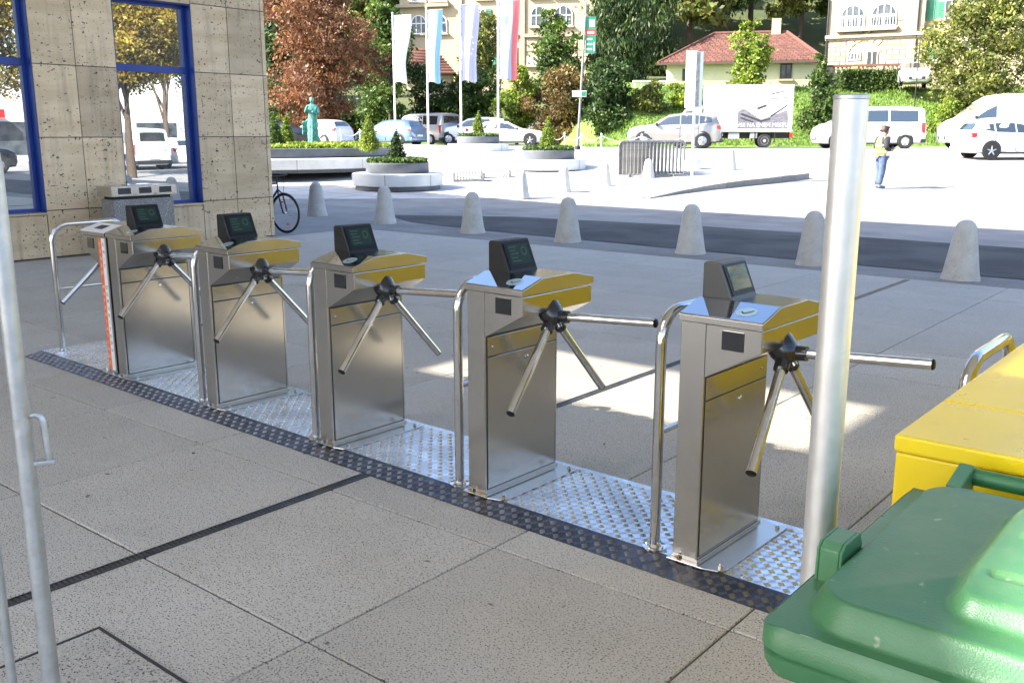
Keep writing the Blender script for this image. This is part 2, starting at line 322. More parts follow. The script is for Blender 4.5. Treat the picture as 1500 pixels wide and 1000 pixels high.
# ================================================================== turnstile platform
pf = thing('turnstile_platform', 'long low aluminium tread plate platform with a dark ramp edge under the turnstiles', 'platform', ROW(0, 0), ROWA)
PX0, PX1, PY1 = -5.82, .52, .62; PZ = .028
MB().box(PX0, PX1, 0, PY1, 0.001, PZ).obj('deck_plate', mt['alu'], pf, bevel=.002)
lp = MB().add([(PX0,-.135,.003),(PX1,-.135,.003),(PX1,-.002,.0285),(PX0,-.002,.0285),(PX0,-.135,.0005),(PX1,-.135,.0005),(PX1,-.002,.0005),(PX0,-.002,.0005)],
         [(0,1,2,3),(0,4,5,1),(0,3,7,4),(1,5,6,2),(4,7,6,5),(2,6,7,3)]).obj('ramp_edge', mt['lip'], pf)
def tread(x0, x1, y0, y1, zf, name, mat, pitch=.0385):
    V = []; F = []; nx = int((x1-x0)/pitch); ny = int((y1-y0)/pitch)
    for i in range(nx):
        for j in range(ny):
            cx, cy = x0 + (i+.5)*pitch, y0 + (j+.5)*pitch; an = R(45) if (i+j) % 2 else R(-45); ca, sa = math.cos(an), math.sin(an)
            for k in range(5):
                o = (k-2)*.0066; hl = .0150 - abs(k-2)*.0008; hw = .0020
                b = len(V)
                for du, dv, dz in ((-hl,0,0),(0,-hw,0),(hl,0,0),(0,hw,0),(-hl*.6,0,.0016),(hl*.6,0,.0016)):
                    x = cx + du*ca - (o+dv)*sa; y = cy + du*sa + (o+dv)*ca; V.append((x, y, zf(y) + dz + .0002))
                F += [(b,b+1,b+4),(b+1,b+5,b+4),(b+1,b+2,b+5),(b+2,b+3,b+5),(b+3,b+4,b+5),(b+3,b,b+4)]
    me = bpy.data.meshes.new(name); me.from_pydata(V, [], F); me.materials.append(mat); o = link(name, me, pf); stuff(o)
tread(PX0+.01, PX1-.01, .004, PY1-.01, lambda y: PZ, 'tread_pattern', mt['alu'])
tread(PX0+.01, PX1-.01, -.132, -.004, lambda y: .0285 + (y+.002)*.0255/.133, 'ramp_tread', mt['lipbar'])
for x in (-5.5, -4.4, -2.7, -1.55, .3): MB().lathe([(.009,0),(.009,.004),(.005,.006)], 6).obj('bolt', mt['chrome'], pf, loc=(x, .03, PZ))
# ================================================================== turnstiles
def turnstile(label, loc, sx=1, pod='dark', stickers=False):
    t = thing('turnstile', label, 'turnstile', loc, ROWA, 'tripod turnstiles on the platform')
    def fin(mb, name, mat, par=t, **k):
        if sx < 0: mb.v = [(-x, y, z) for x, y, z in mb.v]
        return mb.obj(name, mat, par, **k)
    bp = fin(MB().prism([(-.012,-.03),(.15,-.03),(.215,-.012),(.235,.02),(.235,.57),(-.012,.57)], 0, .008, 'z'), 'base_plate', mt['steel'], bevel=.002)
    for x, y in ((.205, .025), (.205, .53), (-.0005+.03, -.016)):
        fin(MB().lathe([(.011,.008),(.011,.016),(.007,.018),(.007,.024)], 6, (x, y, 0)), 'bolt', mt['chrome'], bp)
    co = fin(MB().box(0, .108, 0, .545, .009, .985), 'column', mt['steel'], bevel=.003)
    fin(MB().box(.1075, .1092, .012, .533, .024, .774), 'seam_backing', mt['ink'], co)  # dark plate behind the panels that draws their seam lines
    dp = fin(MB().box(.109, .1125, .018, .527, .03, .672), 'door_panel', mt['steel_v'], co, bevel=.0015)
    up = fin(MB().box(.109, .1125, .018, .527, .678, .768), 'upper_panel', mt['steel_v'], co, bevel=.0015)
    fin(MB().lathe([(.011,0),(.011,.004),(.006,.007)], 14, (.1125, .30, .63), 'x'), 'lock', mt['chrome'], dp)
    for y in (.05, .48): fin(MB().lathe([(.005,0),(.005,.002),(.002,.004)], 8, (.1125, y, .722), 'x'), 'screw', mt['chrome'], up)
    fin(MB().box(-.004, .116, -.004, .55, .009, .02), 'skirting', mt['steel'], co)
    hd = fin(MB().prism([(.1085,.983),(.338,.983),(.338,.898),(.1085,.772)], .001, .512, 'y'), 'head', mt['steel'], bevel=.003)
    fin(MB().box(.3385, .3405, .004, .508, .902, .979), 'side_strip', mt['steel_v'], hd)
    for y in (.14, .40): fin(MB().lathe([(.005,0),(.005,.003)], 8, (.20, y, .8195)), 'screw', mt['chrome'], hd)
    fin(MB().box(.178, .268, -.0025, .001, .895, .968), 'reader_window', mt['blackgloss'], hd)
    prof = [(-.012,.987),(-.012,1.012),(.135,1.056),(.37,1.056),(.522,1.022),(.522,.987)]
    ld = fin(MB().prism(prof, -.006, .346, 'x'), 'lid', mt['steel'], bevel=.002)
    gl = mt['plateglass'] if sx > 0 else mt['white']
    def sl(y): return 1.012 + (y+.012)*.044/.147
    gp_ = fin(MB().add([(-.002,-.008,sl(-.008)+.001),(.342,-.008,sl(-.008)+.001),(.342,.131,sl(.131)+.001),(-.002,.131,sl(.131)+.001),
        (-.002,-.008,sl(-.008)+.005),(.342,-.008,sl(-.008)+.005),(.342,.131,sl(.131)+.005),(-.002,.131,sl(.131)+.005)],
        [(0,3,2,1),(4,5,6,7),(0,1,5,4),(1,2,6,5),(2,3,7,6),(3,0,4,7)]), 'reader_plate', gl, ld)
    n = 20
    if sx > 0:
        el = MB().add([(.245+.042*math.cos(2*PI*i/n), .055+.036*math.sin(2*PI*i/n), sl(.055+.036*math.sin(2*PI*i/n))+.0058) for i in range(n)], [tuple(range(n))])
        fin(el, 'reader_mark', mt['lcd_ring'], gp_)
        ck = MB()
        for a, b in (((.225,.055),(.241,.04)), ((.241,.04),(.268,.072))):
            d = Vector((b[0]-a[0], b[1]-a[1])); q = Vector((-d.y, d.x)).normalized()*.0035
            ck.add([(a[0]-q.x,a[1]-q.y,sl(a[1]-q.y)+.0066),(b[0]-q.x,b[1]-q.y,sl(b[1]-q.y)+.0066),(b[0]+q.x,b[1]+q.y,sl(b[1]+q.y)+.0066),(a[0]+q.x,a[1]+q.y,sl(a[1]+q.y)+.0066)], [(0,1,2,3)])
        fin(ck, 'reader_tick', mt['ink'], gp_)
    else:
        fin(MB().add([(.11,.035,sl(.035)+.006),(.23,.035,sl(.035)+.006),(.23,.10,sl(.10)+.006),(.11,.10,sl(.10)+.006)], [(0,1,2,3)]), 'reader_mark', mt['ink'], gp_)
    if pod:
        P = [(.004,1.05),(.004,1.192),(.012,1.2),(.076,1.2),(.140,1.05)]
        mat = mt['black'] if pod == 'dark' else mt['pod_grey']
        po = fin(MB().prism(P, .145, .352, 'y'), 'display_pod', mat, bevel=.006)
        A = Vector((.076, 0, 1.2)); B = Vector((.140, 0, 1.05)); nn = Vector((.15, 0, .064)).normalized()
        def S_(u, y, o): q = A.lerp(B, u) + nn*o; return (q.x, y, q.z)
        fin(MB().add([S_(.07,.158,.001),S_(.86,.158,.001),S_(.86,.339,.001),S_(.07,.339,.001),S_(.07,.158,.004),S_(.86,.158,.004),S_(.86,.339,.004),S_(.07,.339,.004)],
            [(0,3,2,1),(4,5,6,7),(0,1,5,4),(1,2,6,5),(2,3,7,6),(3,0,4,7)]), 'bezel', mt['bezel'] if pod == 'dark' else mt['black'], po)
        scr = fin(MB().add([S_(.14,.175,.0052),S_(.74,.175,.0052),S_(.74,.322,.0052),S_(.14,.322,.0052)], [(0,1,2,3)]), 'screen', mt['screen'] if pod == 'dark' else mt['screen_blue'], po)
        if pod == 'dark':
            mk_ = MB()
            for u, y0, y1 in ((.2,.185,.235),(.3,.185,.225),(.4,.188,.24),(.52,.185,.23),(.62,.188,.25)): mk_.add([S_(u,y0,.0056),S_(u+.04,y0,.0056),S_(u+.04,y1,.0056),S_(u,y1,.0056)], [(0,1,2,3)])
            for k in range(8):
                a0, a1 = 2*PI*k/8, 2*PI*(k+.8)/8
                mk_.add([S_(.36+.15*math.cos(a), .285+.022*math.sin(a), .0056) for a in (a0, a1)] + [S_(.36+.09*math.cos(a), .285+.013*math.sin(a), .0056) for a in (a1, a0)], [(0,1,2,3)])
            fin(mk_, 'screen_print', mt['lcd_mark'], po)
    th, al, phi = .86, .918, -.07
    nA = Vector((math.cos(th), 0, -math.sin(th))); e1 = Vector((math.sin(th), 0, math.cos(th))); e2 = nA.cross(e1); H = Vector((.332, .225, .868))
    hb = MB().tube([H - nA*.06, H - nA*.012, H + nA*.004, H + nA*.03, H + nA*.05], [.058, .058, .054, .05, .03], 20)
    arms = []
    for k in range(3):
        d = nA*math.cos(al) + (e1*math.cos(phi + k*2*PI/3) + e2*math.sin(phi + k*2*PI/3))*math.sin(al)
        hb.tube([H + d*.012, H + d*.085], [.031, .029], 14); arms.append(d)
    fin(hb, 'hub', mt['hub'], smooth=40)
    fin(MB().tube([H + nA*.05, H + nA*.062], .013, 10), 'hub_bolt', mt['chrome'], smooth=40)
    for d in arms:
        a = fin(MB().tube([H + d*.07, H + d*.535], .0195, 18, cap=True), 'arm', mt['chrome'], smooth=40)
        fin(MB().tube([H + d*.534, H + d*.5385, H + d*.542], [.0198, .0198, .015], 18), 'end_cap', mt['black'], a, smooth=40)
    if stickers:
        fin(MB().box(.060, .104, -.0018, -.0002, .03, .975), 'orange_strip', mt['orange'], co)
        fin(MB().box(.014, .0595, -.0018, -.0002, .03, .975), 'white_strip', mt['white'], co)
        for body, x, c in (('TENSO MATERIALINOC', -.082, mt['white']), ('ENIT  DOMURITODU', -.037, mt['ink'])):
            n = len(body)
            for i, ch in enumerate(body):
                if ch != ' ':
                    M = Matrix.Translation((x, -.0024, .93 - i*.05)) @ Matrix.Rotation(PI/2, 4, 'X'); text(ch, .034, c, co, M, 'letter', .0003)
    return t
mt['lcd_ring'] = mk('reader_print', (.35,.5,.55), .25, coat=1.); mt['pod_grey'] = mk('pod_grey', (.05,.05,.052), .3)
TS = 1.142
turnstile('stainless turnstile with grey display and blue screen, beside the bare galvanised pole', ROW(0, 0, PZ), pod='grey')
turnstile('stainless turnstile with black display, next one along from the grey-display turnstile', ROW(-TS, 0, PZ))
turnstile('stainless turnstile with black display, middle one of the platform', ROW(-2*TS, 0, PZ))
turnstile('stainless turnstile with black display, between the middle one and the stickered pair', ROW(-3*TS, 0, PZ))
turnstile('stainless turnstile with black display, back to back with the orange stickered one', ROW(-4*TS+.005, 0, PZ))
turnstile('turnstile with orange and white lettered strips down its front, arms facing the travertine building', ROW(-4*TS-.026, .0, PZ), -1, None, True)
def rail(label, loc, rz=ROWA, z0=PZ):
    t = thing('guard_rail', label, 'rail', loc, rz, 'bent tube guard rails')
    Rb = .13; H = 1.0; Lh = .60; pts = [(0,0,.0)]
    for i in range(9): a = PI - i*PI/16; pts.append((0, Rb + Rb*math.cos(a), H - Rb + Rb*math.sin(a)))
    for i in range(9): a = PI/2 - i*PI/16; pts.append((0, Lh - Rb + Rb*math.cos(a), H - Rb + Rb*math.sin(a)))
    pts.append((0, Lh, 0))
    MB().tube(pts, .0225, 16).obj('hoop', mt['chrome'], t, smooth=50)
    MB().tube([(0,.015,.5),(0,Lh-.015,.5)], .014, 12).obj('cross_bar', mt['chrome'], t, smooth=50)
    for y in (0, Lh):
        f = MB().lathe([(.05,0),(.05,.007),(.03,.009),(.024,.02)], 24, (0, y, 0)).obj('flange', mt['chrome'], t, smooth=40)
        for x, dy in ((.037, 0), (-.037, 0), (0, -.037)): MB().lathe([(.006,.006),(.006,.014),(.003,.016)], 6, (x, y+dy, 0)).obj('bolt', mt['chrome'], f)
    return t
rail('bent stainless guard rail beside the grey-display turnstile', ROW(-.105, .03, PZ))
rail('bent stainless guard rail between the grey-display turnstile and the middle one', ROW(-TS-.09, .03, PZ))
rail('bent stainless guard rail beside the middle turnstile', ROW(-2*TS-.075, .03, PZ))
rail('bent stainless guard rail between the middle turnstile and the stickered pair', ROW(-3*TS-.10, .03, PZ))
rail('bent stainless guard rail standing at the platform end towards the travertine building', ROW(-5.66, .10, PZ))
rail('bent stainless guard rail peeping out behind the yellow container', Vector((-.76, 3.22, 0)), 0, 0)
# ================================================================== galvanised pole
pp = thing('bare_pole', 'bare galvanised steel pole with a flat capped top behind the green bin', 'pole', (-.645, 1.735, 0))
MB().tube([(0,0,0),(0,0,.9),(0,0,1.778)], .0305, 40).obj('tube', mt['galv2'], pp, smooth=40)
MB().lathe([(.0305,1.7785),(.0312,1.779),(.0312,1.7845),(.028,1.787)], 40).obj('cap', mt['galv'], pp, smooth=40)
br = MB().box(-.075, -.03, -.05, .04, .62, .625).box(-.078, -.0745, -.05, .04, .57, .625)
# ================================================================== green wheeled bin
wb = thing('wheeled_bin', 'large green plastic wheeled bin with domed lid beside the yellow container', 'bin', (-.245, 1.545, 0))
bx, by = .285, .352                                              # lid half sizes (bin centre at origin)
MB().add([(sx*(.20+.05*k), sy*(.24+.065*k), .06 + .9*k) for k in (0,1) for sx, sy in ((-1,-1),(1,-1),(1,1),(-1,1))],
   [(0,3,2,1),(4,5,6,7),(0,1,5,4),(1,2,6,5),(2,3,7,6),(3,0,4,7)]).obj('body', mt['green_dk'], wb, bevel=.03)
def rbox(x, y, hx, hy, rr):
    qx, qy = abs(x)-(hx-rr), abs(y)-(hy-rr); return math.hypot(max(qx,0), max(qy,0)) + min(max(qx,qy),0) - rr
def sst(a, b, x): t = min(1, max(0, (x-a)/(b-a))); return t*t*(3-2*t)
def rimring(z, hx, hy, rr, n=10):
    out = []
    for cx, cy, a0 in ((1,1,0),(-1,1,90),(-1,-1,180),(1,-1,270)):
        for i in range(n+1):
            a = R(a0 + 90*i/n); out.append((cx*(hx-rr)+rr*math.cos(a), cy*(hy-rr)+rr*math.sin(a), z))
    return out
m = MB(); rings = [rimring(.955, bx-.012, by-.012, .035), rimring(.972, bx-.004, by-.004, .04), rimring(.986, bx-.002, by-.002, .042), rimring(.990, bx-.008, by-.008, .04), rimring(.994, bx-.008, by-.008, .04),
    rimring(.998, bx, by, .042), rimring(1.026, bx-.001, by-.001, .042), rimring(1.034, bx-.008, by-.008, .04)]
n = len(rings[0]); vs = [p for rg in rings for p in rg]
m.add(vs, [(i*n+j, i*n+(j+1) % n, (i+1)*n+(j+1) % n, (i+1)*n+j) for i in range(len(rings)-1) for j in range(n)])
lid = m.obj('lid_rim', mt['green'], wb, smooth=50)
def lidz(x, y):
    d = -rbox(x, y, bx-.006, by-.006, .04); s1 = sst(.030, .058, -rbox(x, y+.005, bx-.006, by-.006, .12))
    s2 = sst(0, .030, -rbox(x-.09, y+.03, .16, .22, .05)); g = sst(0, .008, -rbox(x-.09, y-.03, .11, .05, .02)) - sst(0, .006, -rbox(x-.09, y+.15, .12, .012, .01))
    return 1.034 + .042*s1 + .02*sst(.05, .3, d) + .026*s2 + .006*g
m = MB(); NU, NV = 120, 150
m.grid(lambda u, v: (lambda x, y: (x, y, lidz(x, y)))((2*u-1)*(bx-.009), (2*v-1)*(by-.009)), NU, NV); m.obj('lid', mt['green'], wb, smooth=60)
lug = MB(); P = [(-.165,1.03),(-.075,1.04),(-.075,1.078),(-.086,1.096),(-.148,1.096),(-.162,1.086)]
for x in (-.272, -.236): lug.prism(P, x, x+.005, 'x')
lug.prism([P[0], (P[0][0]+.006, P[0][1]), (-.156,1.083), (-.146,1.091), (-.088,1.091), (-.086,1.096), (-.148,1.096), (-.162,1.086)], -.267, -.236, 'x').prism([(-.080,1.045),(-.075,1.045),(-.075,1.078),(-.086,1.096),(-.089,1.091),(-.080,1.075)], -.267, -.236, 'x')
lug.obj('lid_handle', mt['green'], wb, bevel=.002)
for x in (-.19, .17):
    MB().prism([(.32,1.03),(.375,1.035),(.40,1.06),(.40,1.085),(.37,1.095),(.28,1.075)], x-.014, x+.014, 'x').obj('hinge_bracket', mt['green'], wb, bevel=.005)
MB().tube([(-.2,.378,1.07),(.25,.378,1.07)], .0165, 18).obj('grip_bar', mt['green_dk'], wb, smooth=50)
for x in (-.215, .215):
    wl = MB().lathe([(.05,-.025),(.095,-.025),(.1,-.018),(.1,.018),(.095,.025),(.05,.025)], 24, (x, .27, .1), 'x').obj('wheel', mt['rubber'], wb, smooth=40)
MB().box(-.24, .24, -.27, .15, 0, .062).obj('foot', mt['green_dk'], wb, bevel=.02)
# ================================================================== yellow container
yc = thing('yellow_container', 'long low bright yellow steel container with flat lid beyond the green bin', 'container', (-.6, 2.0, 0))
MB().box(.004, 2.2, .004, 5.6, .08, 1.062).obj('body', mt['yellow'], yc, bevel=.006)
for y0, y1 in ((0, .343), (.347, 1.74), (1.745, 3.14), (3.145, 4.54), (4.545, 5.61)):
    MB().box(0, 2.21, y0, y1, 1.063, 1.1).obj('lid_panel', mt['yellow_top'], yc, bevel=.006)
MB().box(.1, 2.1, .15, .3, 0, .079).box(.1, 2.1, 5.2, 5.35, 0, .079).box(.1, 2.1, 2.6, 2.75, 0, .079).obj('skid', mt['trimblk'], yc)
for y in (1.0, 2.2, 3.4, 4.6): MB().box(-.012, .004, y, y+.08, .1, 1.0).obj('side_rib', mt['yellow'], yc, bevel=.004)
# ================================================================== tall fence panel
fp = thing('fence_panel', 'tall galvanised tube fence panel with rounded top corner and welded loop', 'fence', Vector((-2.235, .905, 0)) + CR*.02, R(YAW + 18))
pts = [(0,0,.02),(0,0,1.0),(0,0,1.64)]; Rb = .2
for i in range(1, 10): a = i*PI/18; pts.append((-Rb + Rb*math.cos(a), 0, 1.64 + Rb*math.sin(a)))
pts += [(-1.8,0,1.84)]
for i in range(1, 10): a = PI/2 + i*PI/18; pts.append((-1.8 + Rb*math.cos(a), 0, 1.64 + Rb*math.sin(a)))
pts += [(-2.0,0,.02)]
MB().tube(pts, .0205, 20).obj('frame', mt['galv'], fp, smooth=50)
for x in (.0,): 
    MB().tube([(-1.98,0,.25),(-.02,0,.25)], .016, 14).obj('rail_bar', mt['galv'], fp, smooth=50)
for i in range(1, 24):
    x = -.085*i
    if x > -1.96: MB().tube([(x,0,.25),(x,0,1.835)], .011, 12).obj('bar', mt['galv'], fp, smooth=50)
lp_ = [(.012,0,1.080),(.030,0,1.084),(.039,0,1.078),(.044,0,1.066),(.046,0,1.03),(.048,0,.985),(.049,0,.972)]
lo = MB().tube(lp_, .0075, 10).obj('loop', mt['galv'], fp, smooth=50)
MB().box(.016, .062, -.012, .012, .962, .973).obj('loop_plate', mt['galv'], lo, bevel=.003)
for x in (0, -2.0): MB().box(x-.03, x+.03, -.28, .28, 0, .02).obj('foot', mt['galv'], fp, bevel=.004)
# low steel bracket lying on the paving beside the pole
bk_ = thing('steel_bracket', 'short galvanised angle bracket standing on the paving behind the turnstile arms', 'bracket', FR(*ong(1178, 634)), R(8))
MB().box(0, .16, 0, .006, 0, .105).obj('upright', mt['galv'], bk_, bevel=.002)
MB().box(0, .16, .006, .05, 0, .006).obj('flange', mt['galv'], bk_)
MB().lathe([(.008,0),(.008,.006)], 8, (.035, -.006, .05), 'y').obj('bolt', mt['chrome'], bk_)
# ================================================================== travertine building
def travertine():
    m = bpy.data.materials.new('travertine'); m.use_nodes = True; nt = m.node_tree; L = nt.links.new; b = nt.nodes['Principled BSDF']
    g = nd(nt, 'ShaderNodeNewGeometry'); oi = nd(nt, 'ShaderNodeObjectInfo')
    def nz(st, sc, de, off=0):
        mp = nd(nt, 'ShaderNodeMapping'); mp.inputs['Scale'].default_value = st; L(g.outputs['Position'], mp.inputs[0])
        n = nd(nt, 'ShaderNodeTexNoise'); n.inputs['Scale'].default_value = sc; n.inputs['Detail'].default_value = de; L(mp.outputs[0], n.inputs['Vector']); return n.outputs['Fac']
    def rg(s, a, c, o0=0., o1=1.):
        r = nd(nt, 'ShaderNodeMapRange'); L(s, r.inputs[0])
        for i, v in enumerate((a, c, o0, o1)): r.inputs[i+1].default_value = v
        return r.outputs[0]
    def mx(f, A, B):
        x = nd(nt, 'ShaderNodeMix', data_type='RGBA'); L(f, x.inputs[0])
        for v, i in ((A,6),(B,7)):
            if isinstance(v, tuple): x.inputs[i].default_value = (*v, 1)
            else: L(v, x.inputs[i])
        return x.outputs[2]
    c = mx(rg(nz((1,1,4), 1.5, 6), .35, .65), (.62,.455,.275), (.76,.58,.375))
    c = mx(rg(nz((6,6,.5), 1.6, 5), .52, .74, 0, .4), c, (.27,.205,.14))
    pits = rg(nz((2.4,2.4,4.2), 8, 4), .625, .675); band = rg(nz((.6,.6,1.6), 1.7, 3), .42, .58)
    mm = nd(nt, 'ShaderNodeMath', operation='MULTIPLY'); L(pits, mm.inputs[0]); L(band, mm.inputs[1])
    p2 = rg(nz((1.4,1.4,2), 13, 3), .655, .69); mx2 = nd(nt, 'ShaderNodeMath', operation='MAXIMUM'); L(mm.outputs[0], mx2.inputs[0]); L(p2, mx2.inputs[1])
    c = mx(mx2.outputs[0], c, (.09,.065,.045))
    h = nd(nt, 'ShaderNodeHueSaturation'); L(rg(oi.outputs['Random'], 0, 1, .78, 1.1), h.inputs['Value']); L(c, h.inputs['Color']); L(h.outputs[0], b.inputs['Base Color'])
    b.inputs['Roughness'].default_value = .7
    bp = nd(nt, 'ShaderNodeBump'); bp.inputs['Strength'].default_value = .6; bp.inputs['Distance'].default_value = .01; bp.invert = True
    L(mx2.outputs[0], bp.inputs['Height']); L(bp.outputs[0], b.inputs['Normal']); return m
mt['trav'] = travertine()
WX = -13.6; BE = 10.14
tb = thing('travertine_building', 'building clad in pitted beige travertine panels with tall blue framed windows', 'building', (WX, 0, 0))
MB().box(-16.4, -.30, -12, BE-.05, 0, 8.45).obj('wall_core', mt['joint'], tb)
wins = [(7.50, 8.78), (5.0, 6.28), (2.5, 3.78), (0., 1.28), (-2.5, -1.22), (-5., -3.72)]
cols = []
ys = [BE, 10.06, 9.42, 8.78, 7.5, 6.89, 6.28, 5.0, 4.39, 3.78, 2.5, 1.89, 1.28, 0, -.61, -1.22, -2.5, -3.11, -3.72, -5., -6, -7, -8, -9, -10, -11, -12]
zs = [0, .655, 1.66, 2.645, 3.66, 4.65, 5.65, 6.65, 7.65, 8.5]
iswin = lambda a: any(abs(a-w0) < .01 for w0, _ in wins)
for b_, a_ in zip(ys, ys[1:]):
    if iswin(a_):
        spans = [(0, .60), (3.64, 4.65), (4.65, 5.65), (5.65, 6.65), (6.65, 7.65), (7.65, 8.5)]
    else:
        spans = list(zip(zs, zs[1:]))
        MB().box(-.299, -.012, a_, b_, 0, 8.5).obj('backing', mt['joint'], tb)
    for z0, z1 in spans:
        dx = random.uniform(0, .003)
        MB().box(-.26, -dx, a_+.006, b_-.006, z0+.006, z1-.006).obj('travertine_panel', mt['trav'], tb, bevel=.003)
for y0, y1 in wins:
    f = MB(); t = .055; z0, z1 = .63, 3.635; xo, xi = -.165, -.225
    f.box(xi, xo, y0+.01, y0+.01+t, z0, z1).box(xi, xo, y1-.01-t, y1-.01, z0, z1).box(xi, xo, y0+.01+t, y1-.01-t, z0, z0+t).box(xi, xo, y0+.01+t, y1-.01-t, z1-t, z1).box(xi, xo, y0+.01+t, y1-.01-t, 2.62, 2.72)
    wo = f.obj('window', mt['blue'], tb, bevel=.004)
    rv = MB().box(xi-.02, -.008, y0+.0005, y0+.0095, z0-.01, z1).box(xi-.02, -.008, y1-.0095, y1-.0005, z0-.01, z1).box(xi-.02, -.008, y0+.0095, y1-.0095, z1-.009, z1)
    rv.obj('reveal', mt['blue'], wo)
    for a, c in ((z0+t, 2.62), (2.72, z1-t)): MB().box(-.205, -.195, y0+.01+t, y1-.01-t, a, c).obj('pane', mt['glass'], wo)
    MB().box(-.26, .02, y0-.01, y1+.01, .602, .629).obj('sill', mt['trav'], wo, bevel=.004)
MB().box(-16.4, .05, -12, BE+.02, 8.51, 8.6).obj('parapet', mt['trim'], tb)
mt['sun_dim'] = bpy.data.materials.new('sun_dimming_sheet'); mt['sun_dim'].use_nodes = True  # see-through tint that only weakens the sun passing through it
_n = mt['sun_dim'].node_tree; _t = _n.nodes.new('ShaderNodeBsdfTransparent'); _t.inputs[0].default_value = (.80,.78,.74,1); _n.links.new(_t.outputs[0], _n.nodes['Material Output'].inputs[0])
# unseen canopy added to shade the turnstiles, openings cut to place the sun patches
cz0, cz1 = 8.5, 8.62; m = MB()
opens = [(-12.3,-9.24,-4.35,-3.1), (-6.98,-1.5,-5.33,-1.0), (-6.72,-1.5,-7.9,-6.2)]
gx = sorted({-13.5, 9.0} | {v for o in opens for v in o[:2]}); gy = sorted({-16.0, 10.1} | {v for o in opens for v in o[2:]})
for x0, x1 in zip(gx, gx[1:]):
    for y0, y1 in zip(gy, gy[1:]):
        if not any(o[0] <= (x0+x1)/2 <= o[1] and o[2] <= (y0+y1)/2 <= o[3] for o in opens): m.box(x0, x1, y0, y1, cz0, cz1)
ca = thing('shade_canopy', 'flat unseen canopy added overhead to shade the turnstiles', 'canopy', (0,0,0)); m.obj('roof_slab', mt['seat'], ca)
gz = MB().box(-12.3, -9.24, -4.35, -3.1, cz0+.05, cz0+.06).obj('sun_dimmer', mt['sun_dim'], ca)  # sheet added in one opening to dim its sun patch
for x, y in ((7.5,-1.5),(7.5,-12),(-6.5,-12)): MB().lathe([(.2,0),(.2,8.5)], 24, (x, y, 0)).obj('pillar', mt['seat'], ca, smooth=40)
# ================================================================== litter bin by the window
lb = thing('litter_bin', 'terrazzo litter bin with stainless steel top by the travertine wall', 'litter bin', (-13.32, 6.88, 0)); lb.scale = (1.15, 1.27, 1)
MB().box(.03, .33, .03, .77, 0, .80).obj('body', mt['granite'], lb, bevel=.01)
MB().box(.05, .31, .06, .74, .80, .84).obj('neck', mt['black'], lb)
tp = MB().box(0, .36, 0, .80, .84, .985).obj('steel_top', mt['steel'], lb, bevel=.006)
for y in (.08, .33, .58): MB().box(.358, .364, y, y+.15, .875, .96).obj('opening', mt['ink'], tp)
for y in (.28, .53): MB().lathe([(.014,0),(.014,.006)], 12, (.36, y, .865), 'x').obj('lock', mt['chrome'], tp)
MB().box(.1, .26, .25, .55, .985, 1.0).obj('ash_tray', mt['chrome'], tp, bevel=.004)
# ================================================================== bicycle behind the corner
bc = thing('bicycle', 'dark bicycle parked behind the corner of the travertine building', 'bicycle', (-14.27, 10.45, 0), R(6))
def wheel2(cx):
    w_ = MB()
    for i in range(28):
        pass
    ty = MB().tube([(cx + .335*math.cos(2*PI*i/32), 0, .35 + .335*math.sin(2*PI*i/32)) for i in range(33)], .019, 8, False).obj('wheel', mt['rubber'], bc, smooth=60)
    MB().tube([(cx + .307*math.cos(2*PI*i/32), 0, .35 + .307*math.sin(2*PI*i/32)) for i in range(33)], .010, 6, False).obj('rim', mt['rim'], ty, smooth=60)
    sp = MB().lathe([(.02,-.03),(.02,.03)], 10, (cx, 0, .35), 'y')
    for i in range(18):
        a = 2*PI*i/18; sp.tube([(cx+.02*math.cos(a+.6), .02*(1 if i % 2 else -1), .35+.02*math.sin(a+.6)), (cx+.305*math.cos(a), 0, .35+.305*math.sin(a))], .0016, 4)
    sp.obj('spoke', mt['chrome'], ty)
    for a in (1.9, 5.0): MB().box(cx+.2*math.cos(a)-.03, cx+.2*math.cos(a)+.03, -.012, .012, .35+.2*math.sin(a)-.013, .35+.2*math.sin(a)+.013).obj('reflector', mt['orange'], ty)
wheel2(.5); wheel2(-.55)
f = MB()
for a, b_, r_ in (((-.55,0,.35),(-.08,0,.30),.012), ((-.08,0,.30),(-.2,0,.82),.016), ((-.2,0,.80),(.33,0,.86),.016), ((-.08,0,.30),(.35,0,.76),.02), ((-.55,0,.35),(-.19,0,.78),.010)): f.tube([a, b_], r_, 10)
f.obj('frame', mt['p_blue'], bc, smooth=50)
MB().tube([(.5,.05,.35),(.40,.05,.68),(.345,0,.75),(.32,0,.96)], .014, 10).tube([(.5,-.05,.35),(.40,-.05,.68),(.345,0,.75)], .014, 10).obj('fork', mt['trimblk'], bc, smooth=50)
MB().tube([(.30,-.30,1.03),(.36,-.2,1.0),(.34,0,.98),(.36,.2,1.0),(.30,.30,1.03)], .013, 10).tube([(.39,.1,.99),(.45,.05,.85),(.43,.02,.6)], .004, 6).obj('handlebar', mt['trimblk'], bc, smooth=50)
MB().prism([(-.34,-.08),(-.30,-.09),(-.12,-.03),(-.05,-.02),(-.05,.02),(-.12,.03),(-.30,.09),(-.34,.08)], .88, .93, 'z').obj('saddle', mt['black'], bc, bevel=.015)
MB().tube([(-.2,0,.78),(-.22,0,.9)], .012, 8).obj('seat_post', mt['chrome'], bc)
MB().lathe([(.08,-.006),(.08,.006)], 20, (-.08, .05, .30), 'y').tube([(-.08,.06,.3),(-.02,.06,.15),(-.02,.14,.15)], .008, 6).tube([(-.08,-.06,.3),(-.14,-.06,.45),(-.14,-.14,.45)], .008, 6).obj('crank', mt['trimblk'], bc)
